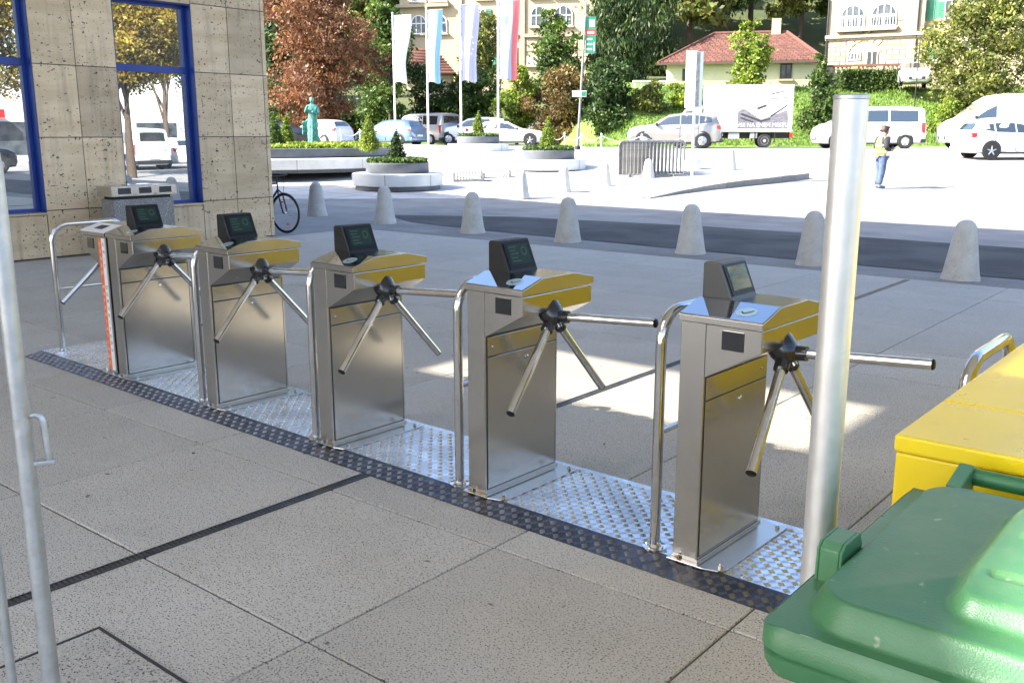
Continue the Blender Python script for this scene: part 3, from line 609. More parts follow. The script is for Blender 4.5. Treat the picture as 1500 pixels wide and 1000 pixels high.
# ================================================================== cone bollards
bm_ = MB().lathe([(.228,0),(.222,.03),(.205,.10),(.165,.36),(.135,.56),(.122,.63),(.095,.685),(.055,.715),(.018,.725)], 28).mesh('bollard', mt['bollard'], 60)
for px, py in ((463,316),(563,327),(692,341),(832,354),(1013,371),(1193,388),(1412,410)):
    r, D, z = ong(px, py); o = link('cone_bollard', bm_); o.location = FR(r, D + .1, -.015); o.rotation_euler = (random.uniform(-.02, .02), random.uniform(-.02, .02), random.uniform(0, 6))
    tag(o, 'pale concrete cone bollard standing in shade along the dark asphalt lane', 'bollard', 'bollards along the asphalt lane')
for px, py in ((764,291),(826,282),(886,276),(950,268)):
    r, D, z = ong(px, py); o = link('cone_bollard', bm_); o.location = FR(r, D + .1, z); o.rotation_euler.z = random.uniform(0, 6)
    tag(o, 'sunlit pale cone bollard in the row running past the planters to the stacked barriers', 'bollard', 'bollards beside the planters')
for px, py, lab in ((1070,257,'sunlit pale cone bollard alone on the raised kerb island beyond the road sign'),):
    r, D, z = ong(px, py); o = link('cone_bollard', bm_); o.location = FR(r, D + .1, z + .14); tag(o, lab, 'bollard', 'bollards beside the planters')
# ================================================================== hillside
def bank(r, D):
    t = sst(0.5, 7.0, r); D0 = 66 - 13.6*t; z = terr(D)
    for a, b_, h in ((D0, D0+7, 3.1), (D0+7, D0+16, 1.2), (D0+16, D0+30, 1.4), (D0+30, D0+70, 22), (D0+70, 330, 70)):
        z += h*min(1, max(0, (D-a)/(b_-a)))
    return z
m = MB(); Dl = [51.2 + .75*i for i in range(22)]; nk_ = len(Dl)-1; NR = 110
m.grid(lambda u, v: (lambda r, D: FR(r, D, bank(r, D) + (.02 if D < 60 else 0) + .10*math.sin(r*1.7)*math.sin(D*1.3)*min(1, max(0, bank(r, D)-1.1)) - .05))(-110 + 230*u, Dl[round(v*nk_)]), NR, nk_)
struct(m.obj('grass_bank', mt['grass'], smooth=80))
m = MB(); Dh = [66.9, 70, 75, 80, 84, 90, 98, 108, 120, 135, 160, 220, 330]; nh = len(Dh)-1
m.grid(lambda u, v: (lambda r, D: FR(r, D, bank(r, D) - .04))(-150 + 310*u, Dh[round(v*nh)]), 60, nh)
struct(m.obj('wooded_hill', mt['forest_floor'], smooth=80))
# grass blades on the bank
n = 60000; rr = RNG.uniform(4, 44, n); DD = RNG.uniform(52.2, 62, n)
zz = np.array([bank(a, b_) for a, b_ in zip(rr, DD)]) + .10*np.sin(rr*1.7)*np.sin(DD*1.3)*np.clip(np.array([bank(a, b_) for a, b_ in zip(rr, DD)])-1.1, 0, 1) - .06
def np_mesh(name, V, nper, mat):
    k = len(V)//nper; me = bpy.data.meshes.new(name); me.vertices.add(len(V)); me.vertices.foreach_set('co', V.astype(np.float32).ravel())
    me.loops.add(len(V)); me.loops.foreach_set('vertex_index', np.arange(len(V), dtype=np.int32))
    me.polygons.add(k); me.polygons.foreach_set('loop_start', np.arange(0, len(V), nper, dtype=np.int32))
    me.materials.append(mat); me.update(calc_edges=True); me.validate(); return me
cr = np.array(CR); cf = np.array(CF); base = rr[:, None]*cr + DD[:, None]*cf; base[:, 2] = zz
an = RNG.uniform(0, 2*PI, n); sd_ = np.stack([np.cos(an), np.sin(an), 0*an], 1)*.035; tip = RNG.normal(0, .06, (n, 3)); tip[:, 2] = RNG.uniform(.10, .26, n)
o = link('bank_grass', np_mesh('bank_grass', np.stack([base - sd_, base + sd_, base + tip], 1).reshape(-1, 3), 3, mt['blade'])); stuff(o); tag(o, 'sunlit green grass growing on the bank behind the parked vehicles', 'grass', kind='stuff')
# ================================================================== foliage
def leafmesh(name, blobs, n, size, mat, clus=.22, droop=0., per=70):
    bl = np.array([b_[:6] for b_ in blobs], float); wt = (bl[:, 3]*bl[:, 4]*bl[:, 5])**.667; wt /= wt.sum()
    nc = max(8, n//per); bi = RNG.choice(len(bl), nc, p=wt); d = RNG.normal(size=(nc, 3)); d /= np.linalg.norm(d, axis=1)[:, None]
    rad = RNG.uniform(.28, 1.0, nc)**.45; cc = bl[bi, :3] + d*rad[:, None]*bl[bi, 3:6]
    ci = RNG.integers(0, nc, n); cs = clus*np.minimum(bl[bi, 3], bl[bi, 5])[ci][:, None]
    P = cc[ci] + RNG.normal(size=(n, 3))*cs*np.array([1, 1, .7])
    if droop: P[:, 2] -= RNG.exponential(droop, n)
    a = RNG.normal(size=(n, 3)); a /= np.linalg.norm(a, axis=1)[:, None]
    if droop: a = a*np.array([.5, .5, .4]) + np.array([0, 0, -1.0]); a /= np.linalg.norm(a, axis=1)[:, None]
    t = RNG.normal(size=(n, 3)); b2 = np.cross(a, t); b2 /= np.linalg.norm(b2, axis=1)[:, None]
    s = size*RNG.uniform(.45, 1.5, n)[:, None]; wd = .32 if droop else .5
    V = np.stack([P - a*s, P + b2*s*wd, P + a*s, P - b2*s*wd], 1).reshape(-1, 3)
    return np_mesh(name, V, 4, mat)
def tree_at(name, label, cat, loc, blobs, n, size, leafm, trunk=.15, group=None, droop=0., clus=.22, th=None, per=70):
    t = thing(name, label, cat, loc, 0, group)
    link('crown', leafmesh('crown', blobs, n, size, mt[leafm], clus, droop, per), t)
    zt = th if th else max(b_[2] for b_ in blobs); m = MB()
    pts = [(random.uniform(-.06, .06)*zt*.2*i/6, random.uniform(-.06, .06)*zt*.2*i/6, -.3 + (zt+.3)*i/6) for i in range(7)]
    m.tube(pts, [trunk*(1.15 - .16*i) for i in range(7)], 10)
    for b_ in blobs[:8]:
        k = random.randint(2, 5); m.tube([pts[k], tuple((pts[k][i]*.5 + b_[i]*.5) + (0.1 if i == 2 else 0) for i in range(3)), b_[:3]], [trunk*.45, trunk*.3, trunk*.1], 6)
    m.obj('trunk', mt['bark'], t, smooth=60); return t
def fol(name, label, cat, px, D, y0, y1, halfw, n, size, leafm, nb=6, group=None, depth=None, trunk=.12, top=.5, droop=0., clus=.24, per=70):
    """foliage whose crown fills pixel rows y0 (top) to y1 (bottom), half width in px; stands on the ground at D"""
    r, zt = pix(px, y0, D); zb = pix(px, y1, D)[1]; hw = halfw/FPX*D; g = max(bank(r, D), terr(D)) - .1
    dp = depth or hw; H = zt - zb; bl = []
    for i in range(nb):
        f = (i+.5)/nb; wz = zb + H*f - g; k = math.sin(PI*min(1, max(.12, (f*.8+.15))))**.8 if top == .5 else (1-f*(1-top))
        for s in range(2):
            bl.append((random.uniform(-.45, .45)*hw*k, random.uniform(-.45, .45)*dp*k, wz + random.uniform(-.05, .05)*H, hw*k*random.uniform(.55, .8), dp*k*random.uniform(.55, .8), H/nb*random.uniform(.8, 1.2)))
    Mr = Matrix.Rotation(R(YAW), 3, 'Z'); bl = [(*(Mr @ Vector(b_[:3])), *b_[3:]) for b_ in bl]
    return tree_at(name, label, cat, FR(r, D, g), bl, n, size, leafm, trunk, group, droop, clus, max(.4, (zb + .75*H) - g), per)
def bush_at(name, label, loc, rx, ry, h, n, size, leafm, cat='shrub', cone=False, group=None):
    t = thing(name, label, cat, loc, 0, group)
    if cone: bl = [(0, 0, h*(.08 + .9*f), rx*(1.05-f)**.8, ry*(1.05-f)**.8, h*.16) for f in (0, .14, .28, .42, .56, .7, .84, .95)]
    else: bl = [(0, 0, h*.5, rx, ry, h*.5)]
    link('crown', leafmesh('crown', bl, n, size, mt[leafm], .2 if not cone else .3, 0, 14), t)
    MB().tube([(0,0,-.05),(0,0,h*.7)], [.03, .01], 6).obj('trunk', mt['bark'], t); return t
fol('copper_tree', 'broad copper leaved tree rising behind the green statue', 'tree', 472, 60, -60, 168, 88, 30000, .105, 'leaf_copper', 7, clus=.2, per=45)
fol('dark_conifer', 'dark green conifer partly hidden behind the travertine building corner', 'tree', 398, 74, -60, 185, 40, 7000, .2, 'leaf_dark', 6)
fol('green_tree', 'mid green leafy tree between the copper tree and the flag poles', 'tree', 566, 66, -40, 150, 32, 11000, .13, 'leaf_green', 6)
fol('dark_tree', 'dark green tree filling the gap behind the copper tree top', 'tree', 555, 84, -60, 130, 45, 8000, .2, 'leaf_dark', 5)
fol('olive_tree', 'olive green thin leaved tree in front of the cream villa between the flags', 'tree', 703, 72, 24, 108, 40, 7000, .12, 'leaf_olive', 4)
fol('green_tree', 'green tree standing before the arched villa windows', 'tree', 812, 68, 22, 140, 40, 9000, .13, 'leaf_green', 5)
fol('brown_shrub', 'tall brownish green shrub behind the chain posts and lamp post', 'shrub', 818, 62, 95, 208, 52, 13000, .11, 'leaf_brown', 5)
fol('lime_shrub', 'bright lime green shrub below the white blue red flag', 'shrub', 757, 64, 105, 180, 32, 8000, .10, 'leaf_lime', 4)
for px, y0, hw, lm, lab in ((420,125,40,'leaf_hedge','dark green hedge shrub under the copper tree by the building corner'), (490,150,50,'leaf_hedge','dark green hedge shrub behind the green statue and white hatchback'),
        (568,110,46,'leaf_hedge','dense green hedge shrub behind the blue hatchback'), (632,104,44,'leaf_dark','dense dark green hedge shrub behind the silver van'), (700,108,46,'leaf_hedge','dense green hedge shrub behind the white off-roader')):
    fol('hedge_shrub', lab, 'shrub', px, 68, y0, 212, hw, 12000, .11, lm, 5, top=.85, depth=2.2, group='hedge shrubs on the bank')
fol('spruce_tree', 'tall dark weeping spruce beside the lamp post banner', 'tree', 912, 68, -80, 172, 48, 22000, .17, 'leaf_conifer', 9, droop=.45, clus=.3, trunk=.25)
fol('spruce_tree', 'tall dark weeping spruce beside the red tiled house', 'tree', 962, 76, -90, 120, 40, 13000, .2, 'leaf_conifer', 8, droop=.45, clus=.3, trunk=.25)
fol('green_shrub', 'rounded dark green shrub under the spruce above the lawn', 'shrub', 893, 57, 98, 196, 44, 13000, .11, 'leaf_dark', 5, top=.8)
fol('pale_shrub', 'pale grassy shrub below the white balustrade wall', 'shrub', 948, 57, 128, 172, 30, 6000, .10, 'leaf_olive', 3, top=.7)
fol('pale_shrub', 'lime green shrub at the foot of the red tiled house', 'shrub', 996, 57.5, 126, 172, 28, 6000, .10, 'leaf_lime', 3, top=.7)
fol('columnar_tree', 'yellow green columnar tree in front of the red tiled roof', 'tree', 1100, 61, 36, 150, 36, 9000, .10, 'leaf_lime', 6)
fol('dark_shrub', 'dark green tall shrub between the box truck and the passenger van', 'shrub', 1205, 54, 92, 208, 33, 11000, .09, 'leaf_hedge', 6)
fol('maple_tree', 'large dense maple with warm green leaves above the tall white van', 'tree', 1462, 55, -60, 205, 78, 32000, .105, 'leaf_olive', 8, clus=.2, per=45)
fol('green_shrub', 'green shrub under the maple beside the tall white van', 'shrub', 1395, 54, 150, 205, 26, 5000, .09, 'leaf_lime', 3, top=.7)
# trees of the wood on the hillside: three shared meshes
wood = []
for k, (lm, dz) in enumerate((('leaf_green', 0), ('leaf_dark', .3), ('leaf_olive', 0))):
    bl = [(random.uniform(-1.2,1.2), random.uniform(-1.2,1.2), 4 + i*1.1, random.uniform(1.3,2.2)*(1.1-i*.1), random.uniform(1.3,2.2)*(1.1-i*.1), 1.4) for i in range(7)]
    wood.append(tree_at('wood_tree', 'leafy tree in the wood climbing the hillside', 'tree', (0,0,-200), bl, 5200, .24, lm, .22, 'trees of the hillside wood', dz, th=10))
first = [True]*3
for D0, cnt, sc in ((86, 24, 1.0), (98, 26, 1.15), (114, 26, 1.3), (134, 26, 1.5)):
    for i in range(cnt):
        r = (-36 + 84*(i+random.uniform(.1,.9))/cnt)*(D0/88); D = D0 + random.uniform(-5, 5); k = random.randrange(3); s = sc*random.uniform(.85, 1.25)
        loc = FR(r, D, bank(r, D) - .2)
        if first[k]: o = wood[k]; o.location = loc; first[k] = False
        else: o = dup(wood[k], loc, random.uniform(0, 6))
        o.scale = (s, s, s)
for k in range(3):
    if first[k]: wood[k].location = FR(20, 95, bank(20, 95))
# ================================================================== planters
def hedge_disc(parent, rad, z, n, leafm, h=.16):
    m = MB().lathe([(rad*.97,z-.02),(rad*.96,z+.0),(rad*.5,z+.03),(.02,z+.03)], 32); m.obj('soil', mt['soil'], parent, smooth=60)
    nn = n; a = RNG.uniform(0, 2*PI, nn); q = rad*np.sqrt(RNG.uniform(0, 1, nn))*1.0; P = np.stack([q*np.cos(a), q*np.sin(a), z + .02 + RNG.uniform(0, 1, nn)*h*(1-.25*(q/rad)**6)], 1)
    d = RNG.normal(size=(nn, 3)); d[:, 2] = np.abs(d[:, 2]); d /= np.linalg.norm(d, axis=1)[:, None]; t = RNG.normal(size=(nn, 3)); b2 = np.cross(d, t); b2 /= np.linalg.norm(b2, axis=1)[:, None]
    s = (.045*RNG.uniform(.6, 1.4, nn))[:, None]*(1 if rad < 2 else 1.35); V = np.stack([P-d*s, P+b2*s*.55, P+d*s, P-b2*s*.55], 1).reshape(-1, 3)
    stuff(link('ground_cover', np_mesh('ground_cover', V, 4, mt[leafm]), parent))
def planter(label, px, py, rs, n, D=None, off=(0,0), bowl=.69, dy=0.0):
    if D is None: r, D, z = ong(px, py); D += rs
    else: r, z = pix(px, py, D)
    z = terr(D)
    t = thing('round_planter', label, 'planter', FR(r, D, z), R(YAW), 'round planters with seat rings')
    MB().lathe([(rs*.93,-.02),(rs*.93,.09)], 64).obj('plinth', mt['bowl'], t, smooth=40)
    st = MB(); st.lathe([(rs*.93,.09),(rs*.97,.092),(rs*.985,.11),(rs,.40),(rs*.995,.425),(rs*.98,.435),(rs*bowl*.95,.435)], 64, cap=False); so = st.obj('seat_ring', mt['seat'], t, smooth=40)
    for k in range(6 if rs < 3 else 14):
        a = 2*PI*(k+.35)/(6 if rs < 3 else 14); c, s_ = math.cos(a), math.sin(a)
        MB().add([(rs*1.001*c - .006*s_, rs*1.001*s_ + .006*c, .1),(rs*1.001*c + .006*s_, rs*1.001*s_ - .006*c, .1),(rs*1.004*c + .006*s_, rs*1.004*s_ - .006*c, .42),(rs*1.004*c - .006*s_, rs*1.004*s_ + .006*c, .42)], [(0,1,2,3)]).obj('seam', mt['ink'], so)
    rb = rs*bowl
    MB().lathe([(rb*.97,.436),(rb,.47),(rb*1.0,.72),(rb*.985,.735),(rb*.96,.735),(rb*.95,.66)], 64, cap=False).obj('bowl', mt['bowl'], t, smooth=40)
    hedge_disc(t, rb*.97, .70, n, 'leaf_lime' if n > 9000 else 'leaf_green'); return t, r, D, z
_, r1, D1, z1 = planter('round planter with white seat ring and dark bowl standing in shade behind the bollards', 575, 282, 1.32, 5000)
_, r3, D3, z3 = planter('round planter with seat ring among the flag poles', 699, 0, 1.30, 4000, D=41.5)
_, r4, D4, z4 = planter('round planter with seat ring and one small conifer beside the lamp post', 805, 258, 1.30, 4500)
_, rl, Dl_, zl = planter('very wide planter with curved white seat around the green statue', 388, 0, 5.0, 22000, D=34.6, bowl=.88)
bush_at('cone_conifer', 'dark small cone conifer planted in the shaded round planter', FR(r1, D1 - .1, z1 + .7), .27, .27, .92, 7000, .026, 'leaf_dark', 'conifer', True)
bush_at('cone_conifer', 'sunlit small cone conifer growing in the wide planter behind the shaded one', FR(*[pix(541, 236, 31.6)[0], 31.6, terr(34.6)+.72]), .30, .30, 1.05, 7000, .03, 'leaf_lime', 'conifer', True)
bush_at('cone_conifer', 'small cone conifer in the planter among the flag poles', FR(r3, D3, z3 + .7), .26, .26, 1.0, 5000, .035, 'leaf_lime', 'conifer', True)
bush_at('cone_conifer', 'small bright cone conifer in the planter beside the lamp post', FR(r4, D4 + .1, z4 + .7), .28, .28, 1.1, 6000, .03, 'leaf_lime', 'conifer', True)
for px, D, lab in ((403, 32.0, 'small cone conifer in the wide planter next to the building corner'), (420, 36.2, 'small cone conifer in the wide planter between the corner conifer and the statue')):
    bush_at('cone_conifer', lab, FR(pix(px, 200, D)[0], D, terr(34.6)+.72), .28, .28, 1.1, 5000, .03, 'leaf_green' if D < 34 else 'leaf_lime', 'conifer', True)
# ================================================================== figures
def figure(name, parent, J, E, mat, sub=2, root=0):
    me = bpy.data.meshes.new(name); me.from_pydata([j[0] for j in J], E, []); me.materials.append(mat); o = link(name, me, parent)
    bm = bmesh.new(); bm.from_mesh(me); ly = bm.verts.layers.skin.verify()
    bm.verts.ensure_lookup_table()
    for v, j in zip(bm.verts, J):
        v[ly].radius = j[1] if isinstance(j[1], tuple) else (j[1], j[1]); v[ly].use_root = v.index == root
    bm.to_mesh(me); bm.free()
    s_ = o.modifiers.new('skin', 'SKIN'); s_.use_smooth_shade = True; u = o.modifiers.new('sub', 'SUBSURF'); u.levels = sub; u.render_levels = sub; return o
mt['skin'] = mk('skin', (.50,.29,.20), .55); mt['hair'] = mk('hair', (.06,.04,.03), .7, bump=.5, bscale=90); mt['jacket'] = mk('dark_jacket', (.025,.026,.03), .8, bump=.3, bscale=25)
mt['vest'] = mk('high_visibility_vest', (.62,.72,.03), .6, c2=(.7,.78,.05), scale=6, bump=.2, bscale=14); mt['band'] = mk('reflective_band', (.7,.7,.68), .35); mt['jeans'] = mk('jeans', (.035,.06,.12), .85, c2=(.09,.13,.21), scale=8, bump=.3, bscale=30)
mt['shoe'] = mk('shoe_blue', (.05,.09,.17), .6)
r, D, z = ong(1288, 276)
pe = thing('person', 'person in yellow high visibility vest and jeans looking at a phone on the sunny lot', 'person', FR(r, D, z), R(YAW + 12)); pe.scale = (1.14, 1.14, 1.0)
def body(inf=0.): return [((0,0,.95), (.105, .085)), ((-.02,0,1.12), (.105, .08)), ((-.03,0,1.33), (.125, .09)), ((0,0,1.475), .062), ((.045,0,1.555), .07), ((.065,0,1.63), (.085, .098)), ((.05,0,1.705), (.075, .08)),
  ((-.02,.175,1.41), .07+inf), ((-.05,.235,1.16), .052+inf), ((.17,.14,1.07), .038), ((.235,.10,1.10), .033), ((-.02,-.175,1.41), .07+inf), ((-.05,-.235,1.16), .052+inf), ((.17,-.14,1.07), .038), ((.235,-.10,1.10), .033),
  ((0,.09,.88), .08), ((.03,.10,.49), .055), ((-.02,.11,.10), .04), ((.04,.115,.045), .042), ((.15,.125,.035), .035), ((-.02,-.09,.88), .08), ((-.02,-.10,.49), .055), ((-.10,-.11,.10), .04), ((-.04,-.115,.045), .042), ((.07,-.125,.035), .035), ((.145,0,1.61), .02)]
J = body(); E = [(0,1),(1,2),(2,3),(3,4),(4,5),(5,6),(2,7),(7,8),(8,9),(9,10),(2,11),(11,12),(12,13),(13,14),(0,15),(15,16),(16,17),(17,18),(18,19),(0,20),(20,21),(21,22),(22,23),(23,24),(5,25)]
figure('body', pe, J, E, mt['skin'])
for sgn in (1, -1):
    for k in range(5):
        b0 = Vector((.255, sgn*(.10 - .012*(k-1.5)), 1.115 - .006*k)) if k < 4 else Vector((.235, sgn*.075, 1.12))
        ln = (.028, .034, .036, .03, .024)[k]
        figure('finger', pe, [(tuple(b0), .0085), (tuple(b0 + Vector((ln, -sgn*.012, .012))), .008), (tuple(b0 + Vector((ln*1.5, -sgn*.034, .02))), .0065)], [(0,1),(1,2)], mt['skin'], 1)
figure('jacket', pe, [((0,0,.87),(.15,.12)),((-.02,0,1.12),(.15,.115)),((-.03,0,1.33),(.168,.122)),((-.005,0,1.445),.075),((-.02,.18,1.41),.083),((-.055,.24,1.16),.068),((.13,.155,1.08),.052),((-.02,-.18,1.41),.083),((-.055,-.24,1.16),.068),((.13,-.155,1.08),.052)], [(0,1),(1,2),(2,3),(2,4),(4,5),(5,6),(2,7),(7,8),(8,9)], mt['jacket'])
vs_ = figure('vest', pe, [((0,0,.885),(.178,.15)),((-.02,0,1.12),(.172,.135)),((-.03,0,1.32),(.185,.14)),((-.015,0,1.43),(.12,.10))], [(0,1),(1,2),(2,3)], mt['vest'])
for z0 in (1.03, 1.2):
    MB().lathe([(1,0),(1,.05)], 24, cap=False).obj('reflective_band', mt['band'], vs_, loc=(-.015, 0, z0)).scale = (.152, .186, 1)
figure('jeans', pe, [((0,0,.96),(.145,.118)),((0,.09,.85),.112),((.03,.10,.49),.084),((-.015,.11,.085),.072),((-.02,-.09,.85),.112),((-.02,-.10,.49),.084),((-.095,-.11,.085),.072)], [(0,1),(1,2),(2,3),(0,4),(4,5),(5,6)], mt['jeans'])
for x, y in ((-.03,.115), (-.11,-.115)): figure('shoe', pe, [((x-.02,y,.055),.055),((x+.07,y*1.03,.05),.052),((x+.19,y*1.1,.035),.042)], [(0,1),(1,2)], mt['shoe'])
figure('hair', pe, [((.03,0,1.675),(.086,.09)),((.045,0,1.715),(.078,.078)),((.0,0,1.62),.06)], [(0,1),(0,2)], mt['hair'])
MB().box(.28, .295, -.035, .035, 1.08, 1.2).obj('phone', mt['ink'], pe)
for sgn in (1, -1): MB().lathe([(.006,-.002),(.012,.0),(.006,.002)], 8, (.14, sgn*.032, 1.635), 'x').obj('eye', mt['ink'], pe)
mt['patina'] = mk('bronze_patina', (.06,.25,.22), .6, .15, c2=(.14,.42,.37), scale=9, bump=.7, bscale=20, dirt=((.02,.06,.055), 8, .48, .66, .85))
sr, sz = pix(460, 222, 35.0)
st = thing('bronze_statue', 'green patinated bronze statue of a robed standing figure in the wide planter', 'statue', FR(sr, 35.0, terr(34.6) + .70), R(YAW - 90))
SH = [((0,0,.95),(.16,.13)),((-.01,0,1.14),(.13,.11)),((0,0,1.36),(.165,.12)),((0,0,1.52),.045),((.02,0,1.66),(.075,.085)),((.01,0,1.77),(.085,.095)),((0,.17,1.43),.06),((.02,.24,1.16),.05),((.15,.13,1.20),.042),((.19,.02,1.26),.04),((0,-.17,1.43),.06),((.03,-.25,1.22),.05),((.14,-.17,1.38),.042),((.16,-.10,1.47),.04),((0,.09,.85),.12),((.04,.09,.5),.09),((0,.1,.08),.05),((.12,.12,.04),.045),((0,-.09,.85),.12),((-.02,-.09,.5),.09),((-.05,-.1,.08),.05),((.06,-.12,.04),.045),((.12,0,1.62),.02)]
figure('body', st, SH, [(0,1),(1,2),(2,3),(3,4),(4,5),(2,6),(6,7),(7,8),(8,9),(2,10),(10,11),(11,12),(12,13),(0,14),(14,15),(15,16),(16,17),(0,18),(18,19),(19,20),(20,21),(4,22)], mt['patina'])
m = MB(); m.grid(lambda u, v: (lambda a, f: ((.135 + .05*f + .022*math.sin(a*9 + f*3)*f)*math.cos(a)*.85, (.165 + .03*f + .028*math.sin(a*7 + f*2)*f)*math.sin(a), 1.02 - .96*f))(2*PI*u, v), 60, 14); m.obj('robe', mt['patina'], st, smooth=70)
m = MB(); m.grid(lambda u, v: (-.1 - .1*math.sin(u*3)*v, -.18 - .22*u + .02*math.sin(u*12), 1.0 - .42*v - .12*u + .03*math.sin(u*10)), 14, 8); dp_ = m.obj('drapery', mt['patina'], st, smooth=70); sld = dp_.modifiers.new('thick', 'SOLIDIFY'); sld.thickness = .03
MB().lathe([(.34,-.2),(.34,.0),(.30,.03)], 24).obj('plinth', mt['seat'], st, smooth=40)
mt['barrier'] = mk('weathered_barrier', (.20,.20,.20), .5, .8, c2=(.3,.3,.3), scale=12, rvar=.1)
# ================================================================== vehicles
KIND = {  # stations front to back: x, bottom, belt, top, half width low, half width top
 'hatch': dict(st=[(2.1,.38,.6,.64,.60,.5),(2.0,.24,.7,.75,.74,.62),(1.75,.2,.8,.86,.83,.68),(1.2,.19,.88,.95,.87,.72),(.9,.19,.92,1.0,.88,.70),(.1,.19,.95,1.42,.88,.60),(-.6,.19,.97,1.48,.88,.61),(-1.3,.2,.99,1.45,.87,.59),(-1.7,.21,1.0,1.38,.85,.56),(-1.98,.24,.97,1.03,.82,.66),(-2.08,.34,.82,.88,.76,.62)],
   side=[[(.72,.12),(.2,.86),(-.28,.9),(-.28,.1)],[(-.34,.1),(-.34,.9),(-1.1,.88),(-1.1,.1)],[(-1.16,.12),(-1.16,.86),(-1.5,.8),(-1.62,.3)]], ws=(.86,.14), rw=(-1.72,-1.95), wb=(1.33,-1.25), wr=.315),
 'suv': dict(st=[(2.25,.42,.75,.8,.65,.52),(2.15,.28,.88,.93,.8,.66),(1.8,.24,1.0,1.06,.89,.72),(1.3,.23,1.04,1.12,.92,.75),(1.0,.23,1.06,1.16,.92,.73),(.25,.23,1.08,1.60,.92,.64),(-.6,.23,1.09,1.68,.92,.65),(-1.5,.24,1.1,1.64,.91,.63),(-1.95,.25,1.1,1.55,.89,.60),(-2.18,.28,1.05,1.12,.86,.7),(-2.25,.4,.9,.95,.8,.64)],
   side=[[(.85,.12),(.3,.86),(-.28,.9),(-.28,.1)],[(-.34,.1),(-.34,.9),(-1.15,.88),(-1.15,.1)],[(-1.22,.12),(-1.22,.86),(-1.75,.8),(-1.8,.3)]], ws=(.96,.3), rw=(-1.97,-2.16), wb=(1.42,-1.38), wr=.36),
 'sedan': dict(st=[(2.35,.36,.6,.64,.6,.5),(2.2,.22,.72,.77,.78,.64),(1.85,.18,.8,.86,.86,.7),(1.3,.17,.86,.92,.88,.74),(.95,.17,.89,.97,.89,.72),(.1,.17,.92,1.36,.89,.58),(-.6,.17,.93,1.41,.89,.59),(-1.15,.18,.95,1.34,.88,.56),(-1.75,.19,.97,1.06,.87,.7),(-2.2,.24,.96,1.01,.82,.68),(-2.33,.36,.85,.9,.74,.6)],
   side=[[(.75,.12),(.2,.86),(-.3,.9),(-.3,.1)],[(-.36,.1),(-.36,.9),(-1.0,.82),(-1.35,.15)]], ws=(.9,.14), rw=(-1.18,-1.7), wb=(1.42,-1.4), wr=.33),
 'van': dict(st=[(2.5,.42,.72,.76,.7,.56),(2.4,.26,.9,.95,.86,.72),(2.1,.22,1.08,1.14,.92,.76),(1.75,.21,1.15,1.22,.945,.78),(1.05,.21,1.17,1.82,.95,.76),(.5,.21,1.17,1.93,.95,.77),(-1.2,.21,1.17,1.95,.95,.77),(-2.25,.22,1.17,1.92,.945,.76),(-2.42,.24,1.17,1.84,.93,.74),(-2.5,.34,1.12,1.2,.9,.76)],
   side=[[(1.62,.08),(1.15,.72),(.62,.8),(.62,.08)],[(.5,.1),(.5,.84),(-.7,.84),(-.7,.1)],[(-.8,.1),(-.8,.84),(-2.1,.82),(-2.1,.1)]], ws=(1.72,1.1), rw=(-2.43,-2.49), wb=(1.65,-1.55), wr=.33),
 'bigvan': dict(st=[(2.95,.45,.85,.9,.75,.6),(2.85,.3,1.05,1.1,.92,.74),(2.5,.26,1.25,1.32,.98,.8),(2.15,.25,1.34,1.45,1.0,.82),(1.35,.25,1.38,2.15,1.0,.80),(.9,.25,1.38,2.42,1.0,.80),(.3,.25,1.38,2.5,1.0,.81),(-2.7,.26,1.38,2.5,1.0,.81),(-2.9,.28,1.38,2.42,.98,.79),(-2.97,.4,1.3,1.4,.94,.8)],
   side=[[(1.95,.04),(1.4,.52),(.95,.6),(.95,.06)]], ws=(2.1,1.4), rw=None, wb=(2.0,-1.75), wr=.36),
}
